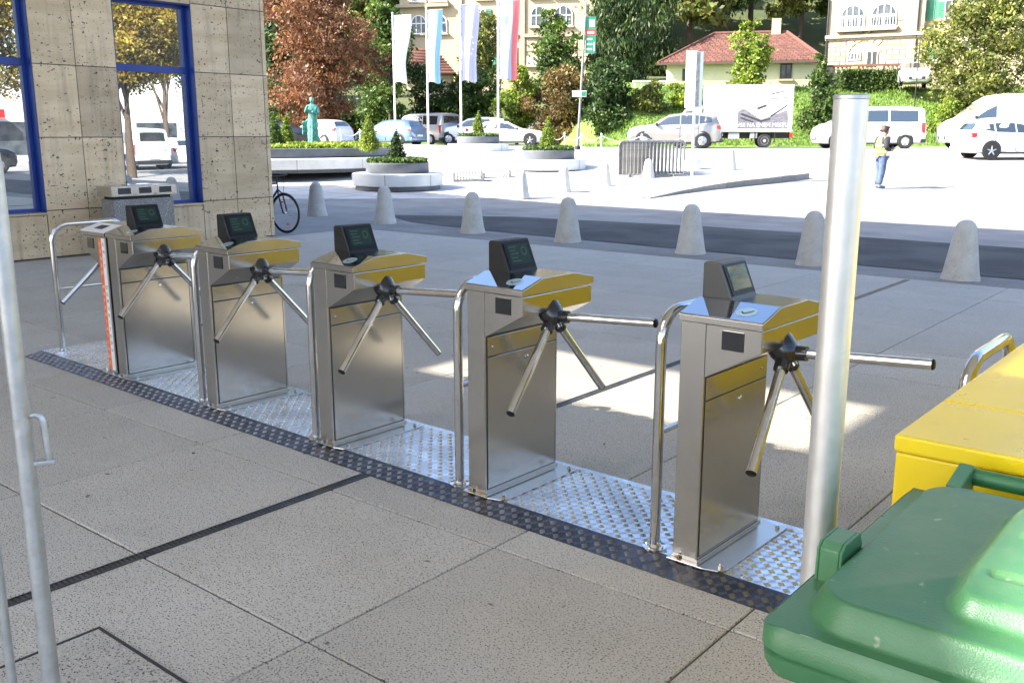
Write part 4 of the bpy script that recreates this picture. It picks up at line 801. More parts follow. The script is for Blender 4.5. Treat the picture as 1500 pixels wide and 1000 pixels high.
def vehicle(name, label, kind, px, D, rz, mat, z=None, r=None, group=None, loc=None):
    K_ = KIND[kind]; st_ = K_['st']
    if loc is None:
        rr_ = pix(px, 210, D)[0]; loc = FR(rr_, D, terr(D) if z is None else z)
    t = thing(name, label, 'van' if 'van' in kind else 'car', loc, rz, group)
    m = MB(); rings = []
    for x, zb, zl, zt, wb_, wt_ in st_:
        h = [(0,zb),(wb_*.8,zb),(wb_*.965,zb+.07),(wb_,zb+(zl-zb)*.45),(wb_*.985,zl-.06),(wb_*.955,zl),(wt_ + (wb_*.955-wt_)*.12, zt-.05*min(1,(zt-zl)*3)),(wt_*.9,zt-.012),(wt_*.5,zt+.008),(0,zt+.012)]
        rings.append([(x, y, zz_) for y, zz_ in h] + [(x, -y, zz_) for y, zz_ in h[-2:0:-1]])
    n = len(rings[0]); vs = [p for rg in rings for p in rg]
    fs = [(i*n+j, i*n+(j+1) % n, (i+1)*n+(j+1) % n, (i+1)*n+j) for i in range(len(rings)-1) for j in range(n)] + [tuple(range(n)), tuple(range((len(rings)-1)*n, len(rings)*n))]
    bo = m.add(vs, fs).obj('body', mat, t, smooth=42)
    def at(x):
        for a, b_ in zip(st_, st_[1:]):
            if b_[0] <= x <= a[0]:
                f = (a[0]-x)/(a[0]-b_[0]); return [a[i] + (b_[i]-a[i])*f for i in range(6)]
        return st_[-1]
    def sp(x, tt, o=.012):
        _, zb, zl, zt, wb_, wt_ = at(x); y0 = wb_*.955; y1 = wt_ + (wb_*.955-wt_)*.12; return (x, y0 + (y1-y0)*tt + o, zl + (zt-.05*min(1,(zt-zl)*3)-zl)*tt)
    for sg in (1, -1):
        for poly in K_['side']:
            pts = [sp(x, tt) for x, tt in poly]; MB().add([(p[0], sg*p[1], p[2]) for p in pts], [tuple(range(len(pts)))]).obj('side_window', mt['cglass'], t)
        for x in K_['wb']:
            _, zb, zl, zt, wb_, wt_ = at(x); R0 = K_['wr']
            MB().lathe([(R0*1.16,-.03),(R0*1.16,.006),(R0*.9,.006),(R0*.9,-.03)], 28, (x, sg*(wb_-.01), R0+.03), 'y').obj('wheel_arch', mt['trimblk'], bo, smooth=40)
            w_ = MB().lathe([(R0*.6,-.1),(R0*.95,-.1),(R0,-.07),(R0,.07),(R0*.95,.1),(R0*.64,.1),(R0*.6,.07)], 28, (x, sg*(wb_-.075), R0), 'y').obj('wheel', mt['rubber'], t, smooth=40)
            rm = MB().lathe([(R0*.62,-.02),(R0*.63,.0),(R0*.56,.012)], 24, (x, sg*(wb_-.0) , R0), 'y')
            for k in range(5):
                a = 2*PI*k/5 + .3; rm.tube([(x, sg*(wb_+.002), R0), (x + R0*.58*math.cos(a), sg*(wb_+.008), R0 + R0*.58*math.sin(a))], [.045, .03], 6)
            rm.obj('rim', mt['rim'] if kind not in ('van',) else mt['p_silver'], w_, smooth=40)
        xs = st_[1][0]; _, zb, zl, zt, wb_, wt_ = at(xs)
        MB().lathe([(.02,-.03),(.11,0),(.02,.06)], 14, (xs-.02, sg*wb_*.8, zl-.07), 'x').obj('headlight', mt['head'], t, smooth=60)
        xr = st_[-2][0]; _, zb, zl, zt, wb_, wt_ = at(xr); tl = .5 if 'van' in kind else .2
        MB().box(xr-.05, xr+.16, sg*(wb_-.16), sg*(wb_+.006), zl-tl+.04, zl+.02).obj('tail_light', mt['tail'], t, bevel=.02)
        p = sp(K_['side'][0][0][0]-.05, .1, .02); MB().box(p[0]-.05, p[0]+.06, sg*p[1], sg*(p[1]+.17), p[2]-.02, p[2]+.12).obj('mirror', mt['trimblk'], t, bevel=.03)
        for x in ([s[-1][0]-.03 for s in K_['side'][:-1]] or [.9]):
            _, zb, zl, zt, wb_, wt_ = at(x); MB().box(x-.006, x+.006, sg*(wb_-.02), sg*(wb_+.004), zb+.12, zl-.02).obj('door_seam', mt['trimblk'], bo)
            MB().box(x+.06, x+.22, sg*(wb_-.01), sg*(wb_+.02), zl-.14, zl-.11).obj('door_handle', mat, bo)
        MB().box(st_[-3][0]+.3, st_[2][0]-.3, sg*(wb_-.03), sg*(wb_+.008), .2, .27).obj('sill', mt['trimblk'], bo)
    for rng_, nm in ((K_['ws'], 'windscreen'), (K_['rw'], 'rear_window')):
        if rng_:
            x0, x1 = rng_; g = MB()
            def tp_(x, s, f): q = at(x); return (x, s*q[5]*.86, q[3] + .02 - (.02 if abs(s) > .9 else 0) + .004)
            g.grid(lambda u, v: tp_(x0 + (x1-x0)*(.06+.88*v), -1 + 2*u, v), 6, 5); g.obj(nm, mt['cglass'], t, smooth=60)
    xf = st_[0][0]; MB().box(xf-.03, xf+.012, -.45, .45, st_[0][1]-.02, st_[0][1]+.14).obj('grille', mt['trimblk'], t, bevel=.01)
    MB().box(xf+.012, xf+.02, -.26, .26, st_[0][1]+.02, st_[0][1]+.13).obj('number_plate', mt['plate'], t)
    xr = st_[-1][0]; MB().box(xr-.035, xr+.25, -st_[-1][4]*1.04, st_[-1][4]*1.04, .27, .46).obj('rear_bumper', mt['trimblk'] if kind in ('van','bigvan','suv') else mat, t, bevel=.05)
    MB().box(xr-.05, xr-.03, -.26, .26, st_[-1][1]+.18, st_[-1][1]+.29).obj('number_plate', mt['plate'], t)
    return t
LEFT = R(YAW + 180); RIGHT = R(YAW)
vehicle('parked_car', 'white hatchback parked behind the green statue, tail lights showing', 'hatch', 466, 57, LEFT - R(32), mt['p_white'])
vehicle('parked_car', 'pale blue hatchback with dark blue tail parked before the hedge', 'hatch', 572, 57, LEFT - R(30), mt['p_sky'])
vehicle('parked_van', 'silver people carrier parked behind the pale blue hatchback', 'van', 622, 62.5, LEFT - R(42), mt['p_silver'])
vehicle('parked_car', 'white off-roader parked behind the flag pole planter', 'suv', 694, 61, LEFT - R(8), mt['p_white'])
vehicle('parked_car', 'white saloon with its nose towards the lamp post', 'sedan', 742, 56, RIGHT - R(6), mt['p_white'])
vehicle('parked_car', 'dark saloon seen past the travertine building corner', 'sedan', 398, 57, LEFT, mt['p_dark'])
vehicle('parked_car', 'beige silver hatchback parked in front of the box truck cab', 'suv', 988, 48.0, LEFT - R(14), mt['p_beige'])
vehicle('parked_van', 'white passenger van with teal side windows parked below the lawn', 'van', 1268, 47.5, LEFT - R(3), mt['p_white'])
vehicle('parked_van', 'tall white delivery van parked under the maple', 'bigvan', 1472, 46, LEFT - R(2), mt['p_white'])
vehicle('parked_car', 'small white hatchback standing in front of the tall delivery van', 'hatch', 1482, 38.5, RIGHT + R(2), mt['p_white'])
vehicle('parked_car', 'white car parked up on the terrace before the villa balustrade', 'hatch', 1329, 59.5, R(YAW - 90 - 16), mt['p_white'], z=bank(pix(1328, 120, 59.5)[0], 59.5) + .3)
# -------- box truck
tr_, _z = pix(1086, 210, 50); bt = thing('box_truck', 'white box truck with greyscale mechanical advert on its side', 'truck', FR(tr_, 50, terr(50)), RIGHT + R(-9)); bt.scale = (.92, .92, .92)
MB().box(-2.15, 2.55, -1.05, 1.05, .95, 3.32).obj('cargo_box', mt['p_white'], bt, bevel=.03)
MB().box(-2.2, 2.6, -1.07, 1.07, .84, .95).obj('box_frame', mt['p_silver'], bt)
MB().box(-3.6, 2.5, -.45, .45, .5, .82).obj('chassis', mt['trimblk'], bt)
ca_ = MB().prism([(-4.25,.45),(-4.25,.95),(-4.05,1.15),(-3.75,1.25),(-3.15,2.05),(-2.9,2.2),(-2.25,2.25),(-2.25,.45)], -.98, .98, 'y').obj('cab', mt['p_white'], bt, bevel=.06)
for sg in (-1, 1):
    MB().add([(x, sg*.985, z_) for x, z_ in ((-3.6,1.28),(-3.12,1.95),(-2.6,2.02),(-2.6,1.28))], [(0,1,2,3)]).obj('side_window', mt['cglass'], ca_)
    for x in (-3.45, 1.15):
        w_ = MB().lathe([(.2,-.13),(.34,-.13),(.37,-.1),(.37,.1),(.34,.13),(.2,.13)], 26, (x, sg*.88, .37), 'y').obj('wheel', mt['rubber'], bt, smooth=40)
        MB().lathe([(.21,-.12*sg),(.21,.132*sg),(.14,.12*sg),(.06,.135*sg),(.06,.15*sg)], 20, (x, sg*.88, .37), 'y').obj('rim', mt['p_silver'], w_, smooth=40)
        MB().box(x-.55, x-.5, sg*.75, sg*1.03, .35, .84).box(x+.5, x+.55, sg*.75, sg*1.03, .3, .84).obj('mud_guard', mt['trimblk'], bt)
    MB().box(2.45, 2.62, sg*.7, sg*1.03, .55, .78).obj('tail_light', mt['tail'], bt, bevel=.01)
MB().add([(-4.05,-.8,1.2),(-4.05,.8,1.2),(-3.2,.8,2.05),(-3.2,-.8,2.05)], [(0,1,2,3)]).obj('windscreen', mt['cglass'], ca_, loc=(-.02, 0, .04))
MB().box(.35, .75, -1.0, -.7, .5, .8).obj('tool_box', mt['p_silver'], bt, bevel=.02); MB().box(-.8, -.2, -1.0, -.75, .45, .8).obj('fuel_tank', mt['p_silver'], bt, bevel=.02)
g1 = mk('print_grey', (.10,.095,.11), .5, c2=(.20,.19,.21), scale=6, stretch=(1,1,3)); g2 = mk('print_pale', (.50,.49,.51), .5); g3 = mk('print_dark', (.03,.028,.035), .5); g4 = mk('print_orange', (.70,.36,.20), .5); g5 = mk('print_teal', (.12,.42,.55), .5)
def flat(parts, mat, name, y=-1.0515, par=bt): 
    m_ = MB()
    for p in parts: m_.add([(x, y, z_) for x, z_ in p], [tuple(range(len(p)))])
    return m_.obj(name, mat, par)
flat([[(-.35,1.02),(2.33,1.02),(2.33,1.42),(2.28,2.0),(.9,1.5),(-.05,2.1),(-.35,1.9)]], g1, 'advert_print')
flat([[(.9,1.52),(2.28,2.02),(2.33,2.3),(1.0,2.35),(.2,2.1)]], g2, 'advert_print', -1.052)
flat([[(.75,2.55),(1.2,2.78),(1.35,2.8),(.85,2.6)],[(1.4,2.8),(2.3,3.0),(2.3,3.04),(1.4,2.88)],[(1.2,2.55),(2.2,2.6),(2.2,2.66),(1.3,2.6)],[(.6,2.1),(1.1,2.28),(1.2,2.2),(.75,2.02)],[(-.2,1.75),(.9,1.35),(1.4,1.5),(1.4,1.58),(.9,1.46),(-.15,1.85)],[(-.2,1.55),(.5,1.32),(.5,1.4),(-.2,1.63)],[(1.45,2.42),(2.3,2.45),(2.3,2.5),(1.45,2.47)],[(1.4,1.6),(2.25,2.2),(2.25,2.28),(1.38,1.7)]], g3, 'advert_print', -1.0526)
text('VSE NA ENEM MESTU', .29, mt['p_white'], bt, Matrix.Translation((1.0, -1.0535, 1.2)) @ Matrix.Rotation(PI/2, 4, 'X') @ Matrix.Scale(1.0, 4), 'lettering')
m_ = MB(); 
for k in range(24):
    a, b_ = 2*PI*k/24, 2*PI*(k+1)/24; m_.add([(-1.1+.30*math.cos(a),-1.052,1.8+.30*math.sin(a)),(-1.1+.30*math.cos(b_),-1.052,1.8+.30*math.sin(b_)),(-1.1+.25*math.cos(b_),-1.052,1.8+.25*math.sin(b_)),(-1.1+.25*math.cos(a),-1.052,1.8+.25*math.sin(a))], [(0,1,2,3)])
m_.add([(-.86,-1.052,1.5),(-.78,-1.052,1.5),(-.78,-1.052,1.8),(-.86,-1.052,1.8)], [(0,1,2,3)]).obj('advert_logo', g4, bt)
text('n', .45, g1, bt, Matrix.Translation((-1.1, -1.0525, 1.83)) @ Matrix.Rotation(PI/2, 4, 'X'), 'advert_logo')
rr_ = [[(2.556, y0, z0),(2.556, y1, z0),(2.556, y1, z1_),(2.556, y0, z1_)] for y0, y1, z0, z1_ in ((-.95,.95,2.55,2.7),(-.95,.95,2.0,2.42))]
m_ = MB(); [m_.add(q, [(0,1,2,3)]) for q in rr_]; m_.obj('rear_print', g1, bt)
MB().add([(2.557,.2,2.05),(2.557,.9,2.05),(2.557,.9,2.38),(2.557,.2,2.38)], [(0,1,2,3)]).obj('rear_print', g5, bt)
MB().add([(2.556,-.95,1.05),(2.556,.95,1.05),(2.556,.95,1.8),(2.556,-.95,1.8)], [(0,1,2,3)]).obj('rear_door', g2, bt)
# ================================================================== flags
def flagpole(label, px, D, ytop, cols_, fw, ftop, fbot, fold):
    r, z = pix(px, 220, D); z = terr(D); H = pix(px, ytop, D)[1] - z
    t = thing('flag_pole', label.replace('flag', 'flag pole', 1) if False else 'white flag pole carrying the ' + label, 'flag pole', FR(r, D, z), R(YAW), 'white flag poles')
    MB().tube([(0,0,0),(0,0,H*.5),(0,0,H)], [.055,.045,.035], 14).obj('mast', mt['paintw'], t, smooth=50)
    MB().lathe([(.05,0),(.045,.04),(.015,.06)], 12, (0,0,H)).obj('finial', mt['paintw'], t, smooth=50)
    MB().tube([(0,0,H-.1),(fw+.05,0,H-.06)], .012, 8).obj('cross_arm', mt['paintw'], t)
    MB().lathe([(.11,-.02),(.11,.12),(.06,.16)], 16).obj('foot', mt['galv'], t)
    h = pix(px, fbot, D)[1] - pix(px, ftop, D)[1]; h = abs(h)
    fl = thing('flag', label + ' hanging from its white pole', 'flag', FR(r, D, z + H - .1), R(YAW), 'flags')
    m = MB(); edges = cols_
    def fn(u, v):
        k = 1 - (.38*sst(.1, .75, v) - .06*sst(.75, 1, v))*fold; x = .05 + fw*u*k
        return (x, .12*math.sin(u*7 + v*2.2)*(.25 + v)*fold + .05*math.sin(u*15 + v*4)*v, -h*v + .05*u*(1-v) + .05*math.sin(u*6)*v)
    m.grid(fn, 36, 30, mi=lambda u, v: sum(u >= e for e, _ in edges[1:]))
    o = m.obj('cloth', [c for _, c in edges], fl, smooth=80)
    for k in range(6): MB().box(.035, .06, -.01, .01, -h*(k+.3)/6 - .03, -h*(k+.3)/6 + .03).obj('clip', mt['trimblk'], fl)
    return fl, h
def fabric(n_, c): return mk(n_, c, .75, trans=.35)
fa, fb, fc, fd, fe = fabric('flag_white', (.78,.78,.78)), fabric('flag_sky', (.28,.52,.72)), fabric('flag_lilac', (.50,.51,.72)), fabric('flag_red', (.68,.17,.18)), fabric('flag_blue', (.36,.48,.70))
flagpole('plain white flag', 580, 49, 20, [(0, fa)], .86, 24, 122, 1.0)
flagpole('white and sky blue flag', 628, 47.5, 12, [(0, fa), (.55, fb)], .72, 16, 122, .6)
fl, h = flagpole('pale lilac blue flag with faint stars', 676, 46, 4, [(0, fc)], .84, 8, 120, .5)
stp = MB()
for k in range(12):
    a = 2*PI*k/12; cx_, cz_ = .40 + .2*math.cos(a), -h*.5 + .55*math.sin(a)
    vs = [(cx_ + (.05 if i % 2 == 0 else .02)*math.cos(PI/2 + i*PI/5), -.15, cz_ + (.05 if i % 2 == 0 else .02)*math.sin(PI/2 + i*PI/5)) for i in range(10)]; stp.add(vs, [tuple(range(10))])
stp.obj('star', fa, fl)
fl, h = flagpole('white blue and red striped flag with a small shield', 730, 44.5, -2, [(0, fa), (.38, fe), (.66, fd)], .92, 3, 118, .35)
MB().add([(.28,-.14,-h*.2),(.44,-.14,-h*.2),(.44,-.14,-h*.28),(.36,-.14,-h*.33),(.28,-.14,-h*.28)], [(0,1,2,3,4)]).obj('shield', fb, fl)
# ================================================================== lamp post with banner
r, D, z = pix(846, 214, 45.5)[0], 45.5, terr(45.5)
lm = thing('lamp_post', 'slim dark street lamp post carrying a green and red banner', 'lamp post', FR(r, D, z), R(YAW)); lm.rotation_euler = (0, 0, R(YAW)); 
MB().tube([(0,0,0),(.02,0,.6),(.05,0,1.2),(.33,0,7.0),(.42,0,8.8)], [.075,.075,.055,.045,.035], 14).obj('mast', mt['barrier'], lm, smooth=50)
MB().lathe([(.13,-.02),(.13,.12),(.09,.16)], 16).obj('foot', mt['trimblk'], lm)
MB().tube([(.42,0,8.78),(.5,-.3,8.95),(.55,-.9,9.0)], .03, 8).obj('arm', mt['barrier'], lm); MB().lathe([(.1,-.3),(.16,-.2),(.16,.25),(.08,.3)], 14, (.55,-1.1,9.0), 'y').obj('lamp_head', mt['barrier'], lm)
zb0, zb1 = pix(860, 78, D)[1] - z, pix(860, 25, D)[1] - z; bw = .46; bxo = .30
bn = MB()
bn.box(bxo, bxo+bw, -.012, .012, zb0, zb1); bno = bn.obj('banner', mk('banner_green', (.02,.24,.13), .6), lm)
MB().box(bxo, bxo+bw, -.015, .015, zb0 + (zb1-zb0)*.48, zb0 + (zb1-zb0)*.66).obj('banner_stripe', mk('banner_red', (.6,.05,.05), .6), bno)
w1 = MB()
for a_, b_, c_, d_ in ((.16,.40,.72,.92),(.08,.38,.53,.6),(.06,.3,.36,.41),(.06,.3,.22,.27),(.06,.3,.08,.13),(.36,.42,.05,.3)): w1.box(bxo+a_, bxo+b_, -.018, .018, zb0+(zb1-zb0)*c_, zb0+(zb1-zb0)*d_)
w1.obj('banner_print', mk('banner_white', (.7,.75,.72), .6), bno)
for zz_ in (zb0, zb1): MB().tube([(.2,0,zz_),(bxo+bw,0,zz_)], .012, 6).obj('banner_arm', mt['barrier'], lm)
zs_ = pix(846, 138, D)[1] - z; sb = MB().box(-.28, .38, -.06, -.045, zs_-.13, zs_+.15).obj('direction_sign', mt['paintw'], lm, bevel=.01)
MB().box(.14, .36, -.065, -.061, zs_-.1, zs_+.12).obj('sign_print', mt['shutter'], sb)
# ================================================================== road sign seen from behind
r, D, z = ong(1013, 269)
sg_ = thing('road_sign', 'tall narrow double board sign on a steel post on the kerb island', 'sign', FR(r, D, z + .1), R(YAW))
zt0, zt1 = pix(1015, 163, D)[1] - z, pix(1015, 80, D)[1] - z
MB().tube([(0,0,-.1),(0,0,zt1-.1)], .045, 14).obj('post', mt['galv'], sg_, smooth=50)
MB().box(-.01, .30, -.02, .02, zt0, zt1).obj('board', mt['p_silver'], sg_, bevel=.012).rotation_euler = (0, 0, R(38)); MB().box(-.30, -.0, -.02, .02, zt0, zt1).obj('board', mt['paintw'], sg_, bevel=.012).rotation_euler = (0, 0, R(-16))
MB().box(.0, .11, -.05, -.025, zt0+.03, zt1-.03).obj('back_channel', mt['barrier'], sg_)
# ================================================================== stacked crowd barriers
r, D, z = ong(955, 266); first_ = None
for k in range(11):
    loc = FR(r - .06 + .03*k, D - .15 + .15*k, z)
    if first_ is None:
        b0 = thing('crowd_barrier', 'galvanised crowd barrier standing in the tight stack beside the road sign', 'barrier', loc, R(YAW + 4), 'stacked crowd barriers')
        Rb = .12; w2 = 1.02; pts = [(-w2,0,.2)]
        for i in range(7): a = PI - i*PI/12; pts.append((-w2 + Rb + Rb*math.cos(a), 0, 1.1 - Rb + Rb*math.sin(a)))
        for i in range(7): a = PI/2 - i*PI/12; pts.append((w2 - Rb + Rb*math.cos(a), 0, 1.1 - Rb + Rb*math.sin(a)))
        pts += [(w2,0,.2),(-w2,0,.2)]
        MB().tube(pts, .019, 8).obj('frame', mt['barrier'], b0, smooth=50)
        bmh = MB().tube([(0,0,.2),(0,0,1.09)], .011, 6).mesh('bar', mt['barrier'], 50)
        for i in range(1, 17): link('bar', bmh, b0, 0, (-w2 + i*2*w2/17, 0, 0))
        for x in (-.7, .7): MB().tube([(x,-.3,.012),(x,-.12,.1),(x,0,.21),(x,.12,.1),(x,.3,.012)], .017, 8).obj('foot', mt['barrier'], b0, smooth=50)
        first_ = b0; b0.scale = (1, 1, 1.12)
    else:
        o = dup(first_, loc, R(YAW + 4 + random.uniform(-2.5, 2.5)))
# round concrete tub beside the barriers
r, D, z = ong(1016, 256); tu = thing('concrete_tub', 'squat white concrete ring tub beside the stacked barriers', 'tub', FR(r, D + .3, z), 0)
MB().lathe([(.30,0),(.31,.02),(.33,.46),(.31,.5),(.26,.5),(.25,.2)], 28, cap=False).obj('ring', mt['seat'], tu, smooth=40); MB().lathe([(.25,.3),(.01,.3)], 28, cap=False).obj('fill', mt['soil'], tu)
r, D, z = ong(1003, 254); o = MB().box(-.12, .12, -.2, .2, 0, .5).obj('concrete_block', mt['seat'], None, bevel=.02); o.location = FR(r-.1, D+.3, z); o.rotation_euler.z = R(YAW); tag(o, 'upright pale concrete block between the barriers and the ring tub', 'block')
# ================================================================== bike racks
def rack(px, py, lab):
    r, D, z = ong(px, py); t = thing('bicycle_rack', lab, 'bicycle rack', FR(r, D, z + .01), R(YAW + 8), 'low hoop bicycle racks')
    for y in (0, .42): MB().box(-.46, .46, y-.02, y+.02, 0, .05).obj('base_rail', mt['barrier'], t, bevel=.004)
    hm = MB().tube([(0, .21 - .21*math.cos(PI*i/10), .04 + .27*math.sin(PI*i/10)) for i in range(11)], .014, 6).mesh('hoop', mt['barrier'], 60)
    for i in range(10): link('hoop', hm, t, 0, (-.42 + i*.093, 0, 0))
    for x in (-.47, .47): MB().prism([(0,0),(.42,0),(.42,.14),(.3,.27),(.12,.27),(0,.14)], x-.015, x+.015, 'x').obj('end_plate', mt['barrier'], t)
rack(687, 267, 'low hoop bicycle rack next to the shaded round planter'); rack(727, 263, 'low hoop bicycle rack next to the lamp post planter')
# ================================================================== posts and chains
cps = [(500,46),(528,46),(806,42),(827,41.6),(852,41.2),(881,40.6),(940,40),(1003,39.4)]; prev = None
for px, D in cps:
    r = pix(px, 215, D)[0]; z = terr(D); p = FR(r, D, z)
    t = thing('chain_post', 'slim steel post of the chain line in front of the parked cars', 'post', p, 0, 'chain posts before the car park')
    MB().tube([(0,0,0),(0,0,.86)], .032, 12).obj('shaft', mt['galv'], t, smooth=50); MB().lathe([(.045,.84),(.05,.87),(.03,.9)], 12).obj('cap', mt['galv'], t, smooth=50)
    if prev is not None and abs(px - prev[1]) < 80:
        a, b_ = prev[0] + Vector((0,0,.8)), p + Vector((0,0,.8)); m = MB(); pts = [a.lerp(b_, i/14) - Vector((0,0,.22*math.sin(PI*i/14))) for i in range(15)]
        o = m.tube(pts, .016, 6).obj('chain', mt['galv'], None, smooth=60); tag(o, 'sagging chain hung between two slim posts before the car park', 'chain', 'sagging chains')
    prev = (p, px)
# ================================================================== villas and houses
def house(name, label, px0, D, pyb, cat='building', rho=0.):
    r, z = pix(px0, pyb, D); t = thing(name, label, cat, FR(r, D, z), R(YAW + rho)); c_, s_ = math.cos(R(rho)), math.sin(R(rho))
    def loc(px, py):                                             # pixel on the facade plane -> local x, z
        k, _ = pix(px, py, 1.0); s = (k*D - r)/(c_ - k*s_); Dd = D + s*s_; return s, pix(px, py, Dd)[1] - z
    return t, loc
def win(par, x0, x1, z0, z1, arch=False, nx=2, fr=None, y=-.03, sill=True, glass=None):
    fr = fr or mt['paintw']; w_ = x1-x0; cx_ = (x0+x1)/2; f = MB(); t = .07
    if arch:
        rad = w_/2; zs0 = z1 - rad; n = 14; arc = lambda q, o: [(cx_ + (q)*math.cos(PI*i/n), zs0 + q*math.sin(PI*i/n)) for i in range(n+1)]
        out, inn = arc(rad, 0), arc(rad-t, 0)
        for i in range(n): f.add([(out[i][0],y-.05,out[i][1]),(out[i+1][0],y-.05,out[i+1][1]),(inn[i+1][0],y-.05,inn[i+1][1]),(inn[i][0],y-.05,inn[i][1]), (out[i][0],y,out[i][1]),(out[i+1][0],y,out[i+1][1]),(inn[i+1][0],y,inn[i+1][1]),(inn[i][0],y,inn[i][1])], [(0,1,2,3),(0,4,5,1),(3,2,6,7)])
        f.box(x0, x0+t, y-.05, y, z0, zs0).box(x1-t, x1, y-.05, y, z0, zs0).box(x0, x1, y-.05, y, z0, z0+t).box(x0, x1, y-.05, y, zs0-.04, zs0+.04)
        pane = [(x0+.02, z0+.02), (x1-.02, z0+.02)] + [(a, b_) for a, b_ in arc(rad-.02, 0)]
        for i in range(1, nx): xx = x0 + w_*i/nx; f.box(xx-.03, xx+.03, y-.05, y, z0+t, zs0 + math.sqrt(max(0, rad**2-(xx-cx_)**2)) - .05)
    else:
        f.box(x0, x0+t, y-.05, y, z0, z1).box(x1-t, x1, y-.05, y, z0, z1).box(x0+t, x1-t, y-.05, y, z0, z0+t).box(x0+t, x1-t, y-.05, y, z1-t, z1)
        for i in range(1, nx): xx = x0 + w_*i/nx; f.box(xx-.035, xx+.035, y-.05, y, z0+t, z1-t)
        if z1 - z0 > 1.3: f.box(x0+t, x1-t, y-.048, y-.002, z0+(z1-z0)*.66, z0+(z1-z0)*.66+.06)
        pane = [(x0+.02,z0+.02),(x1-.02,z0+.02),(x1-.02,z1-.02),(x0+.02,z1-.02)]
    wo = f.obj('window', fr, par)
    MB().add([(a, y-.015, b_) for a, b_ in pane], [tuple(range(len(pane)))]).obj('pane', glass or mt['wglass'], wo)
    if sill: MB().box(x0-.12, x1+.12, y-.2, y+.03, z0-.12, z0-.01).obj('sill', mt['trim'], wo)
    return wo
def shutter(par, x0, x1, z0, z1):
    s = MB().box(x0, x1, -.09, -.04, z0, z1).obj('shutter', mt['shutter'], par)
    n = 9; m = MB()
    for i in range(n): zz_ = z0 + .1 + (z1-z0-.2)*i/n; m.box(x0+.07, x1-.07, -.11, -.09, zz_, zz_ + (z1-z0-.2)/n*.55)
    m.obj('louvre', mt['shutter'], s)
# ---- right villa
v, L_ = house('cream_villa', 'cream villa with arched balcony windows and green shutters behind the maple', 1208, 68, 112, rho=-30)
X = lambda px: L_(px, 100)[0]
Z = lambda py: L_(1275, py)[1]
MB().box(0, X(1348), 0, 10, -1, 11).obj('wall', mt['cream'], v); MB().box(X(1348)+.001, X(1560), .5, 10, -1, 11).obj('wall', mt['cream'], v)
MB().prism([(-.6,11),(X(1560)+.6,11),(X(1560)-2,14),(2,14)], -.5, 10, 'y').obj('roof', mt['tile'], v)
for py, h in ((56, .14), (52.5, .22)): MB().box(-.1, X(1349), -.14 - .1*(h > .2), 0.01, Z(py)-h/2, Z(py)+h/2).obj('string_course', mt['trim'], v); MB().box(X(1349)+.01, X(1560), .36, .51, Z(py-2)-h/2, Z(py-2)+h/2).obj('string_course', mt['trim'], v)
for a, b_ in ((1226,1262), (1270,1308)):
    win(v, X(a), X(b_), Z(40), Z(6), True, 4)
MB().box(X(1222), X(1310), -.45, 0, Z(46), Z(42)).obj('balcony_slab', mt['trim'], v)
for px in (1258, 1270): MB().prism([(0,Z(46)),(-.4,Z(46)),(0,Z(51))], X(px)-.07, X(px)+.07, 'x').obj('bracket', mt['trim'], v)
m = MB(); 
for a, b_ in ((1224,1260), (1268,1308)): m.box(X(a), X(b_), -.40, -.36, Z(24), Z(23)); [m.box(X(a) + (X(b_)-X(a))*i/10 - .012, X(a) + (X(b_)-X(a))*i/10 + .012, -.39, -.37, Z(41), Z(24)) for i in range(11)]
m.obj('balcony_railing', mt['paintw'], v)
win(v, X(1240), X(1260), Z(88), Z(76), False, 4, sill=False); win(v, X(1268), X(1285), Z(97), Z(75), False, 2, fr=mt['cream2'], sill=False, glass=mt['ink'])
bmesh_cache = {}
rows = [(Z(96-7.2*i), Z(96-7.2*i-6.4)) for i in range(6)]
for i, (za, zb_) in enumerate(rows):
    xs_ = [X(p) for p in ((1211,1223,1238) if i % 2 else (1211,1230,1238))] ; xr_ = [X(p) for p in ((1290,1306,1325,1345) if i % 2 else (1290,1297,1316,1345))]
    for q in (xs_, xr_):
        for a, b_ in zip(q, q[1:]): MB().box(a+.03, b_-.03, -.05, 0.0, za, zb_).obj('stone_block', mt['cream'], v, bevel=.015)
    if i >= 4: MB().box(X(1240), X(1289), -.05, 0, za, zb_).obj('stone_block', mt['cream'], v, bevel=.015) if i == 5 else None
for k in range(7):
    a = PI*(.15 + .7*k/6); c_ = Vector((X(1264), 0, Z(84))); MB().box(-.16, .16, -.06, 0, 1.05, 1.5).obj('arch_stone', mt['cream'], v, bevel=.02, loc=c_).rotation_euler = (0, PI/2 - a, 0)
win(v, X(1364), X(1386), Z(33), Z(6), False, 2, y=.46); 
def sh2(a, b_, c_, d_): o0 = len(v.children); shutter(v, a, b_, c_, d_); ch = [o for o in v.children if o.name.startswith('shutter')][-1]; ch.location.y = .5
sh2(X(1347.5), X(1360), Z(33), Z(5)); sh2(X(1361), X(1375), Z(33), Z(5)); sh2(X(1327)+1.0, X(1340)+1.0, Z(92), Z(64)); sh2(X(1373)+.1, X(1386)+.1, Z(92), Z(64))
win(v, X(1341), X(1372), Z(92), Z(64), False, 3, y=.46)
win(v, X(1405), X(1430), Z(92), Z(64), False, 2, y=.46); win(v, X(1405), X(1430), Z(33), Z(6), False, 2, y=.46); win(v, X(1480), X(1500), Z(25), Z(-10), False, 2, y=.46)
MB().tube([(X(1339),-.1,0),(X(1339),-.1,11)], .06, 8).obj('downpipe', mt['trimblk'], v); MB().tube([(0,-.1,0),(0,-.1,5)], .06, 8).obj('downpipe', mt['trimblk'], v)
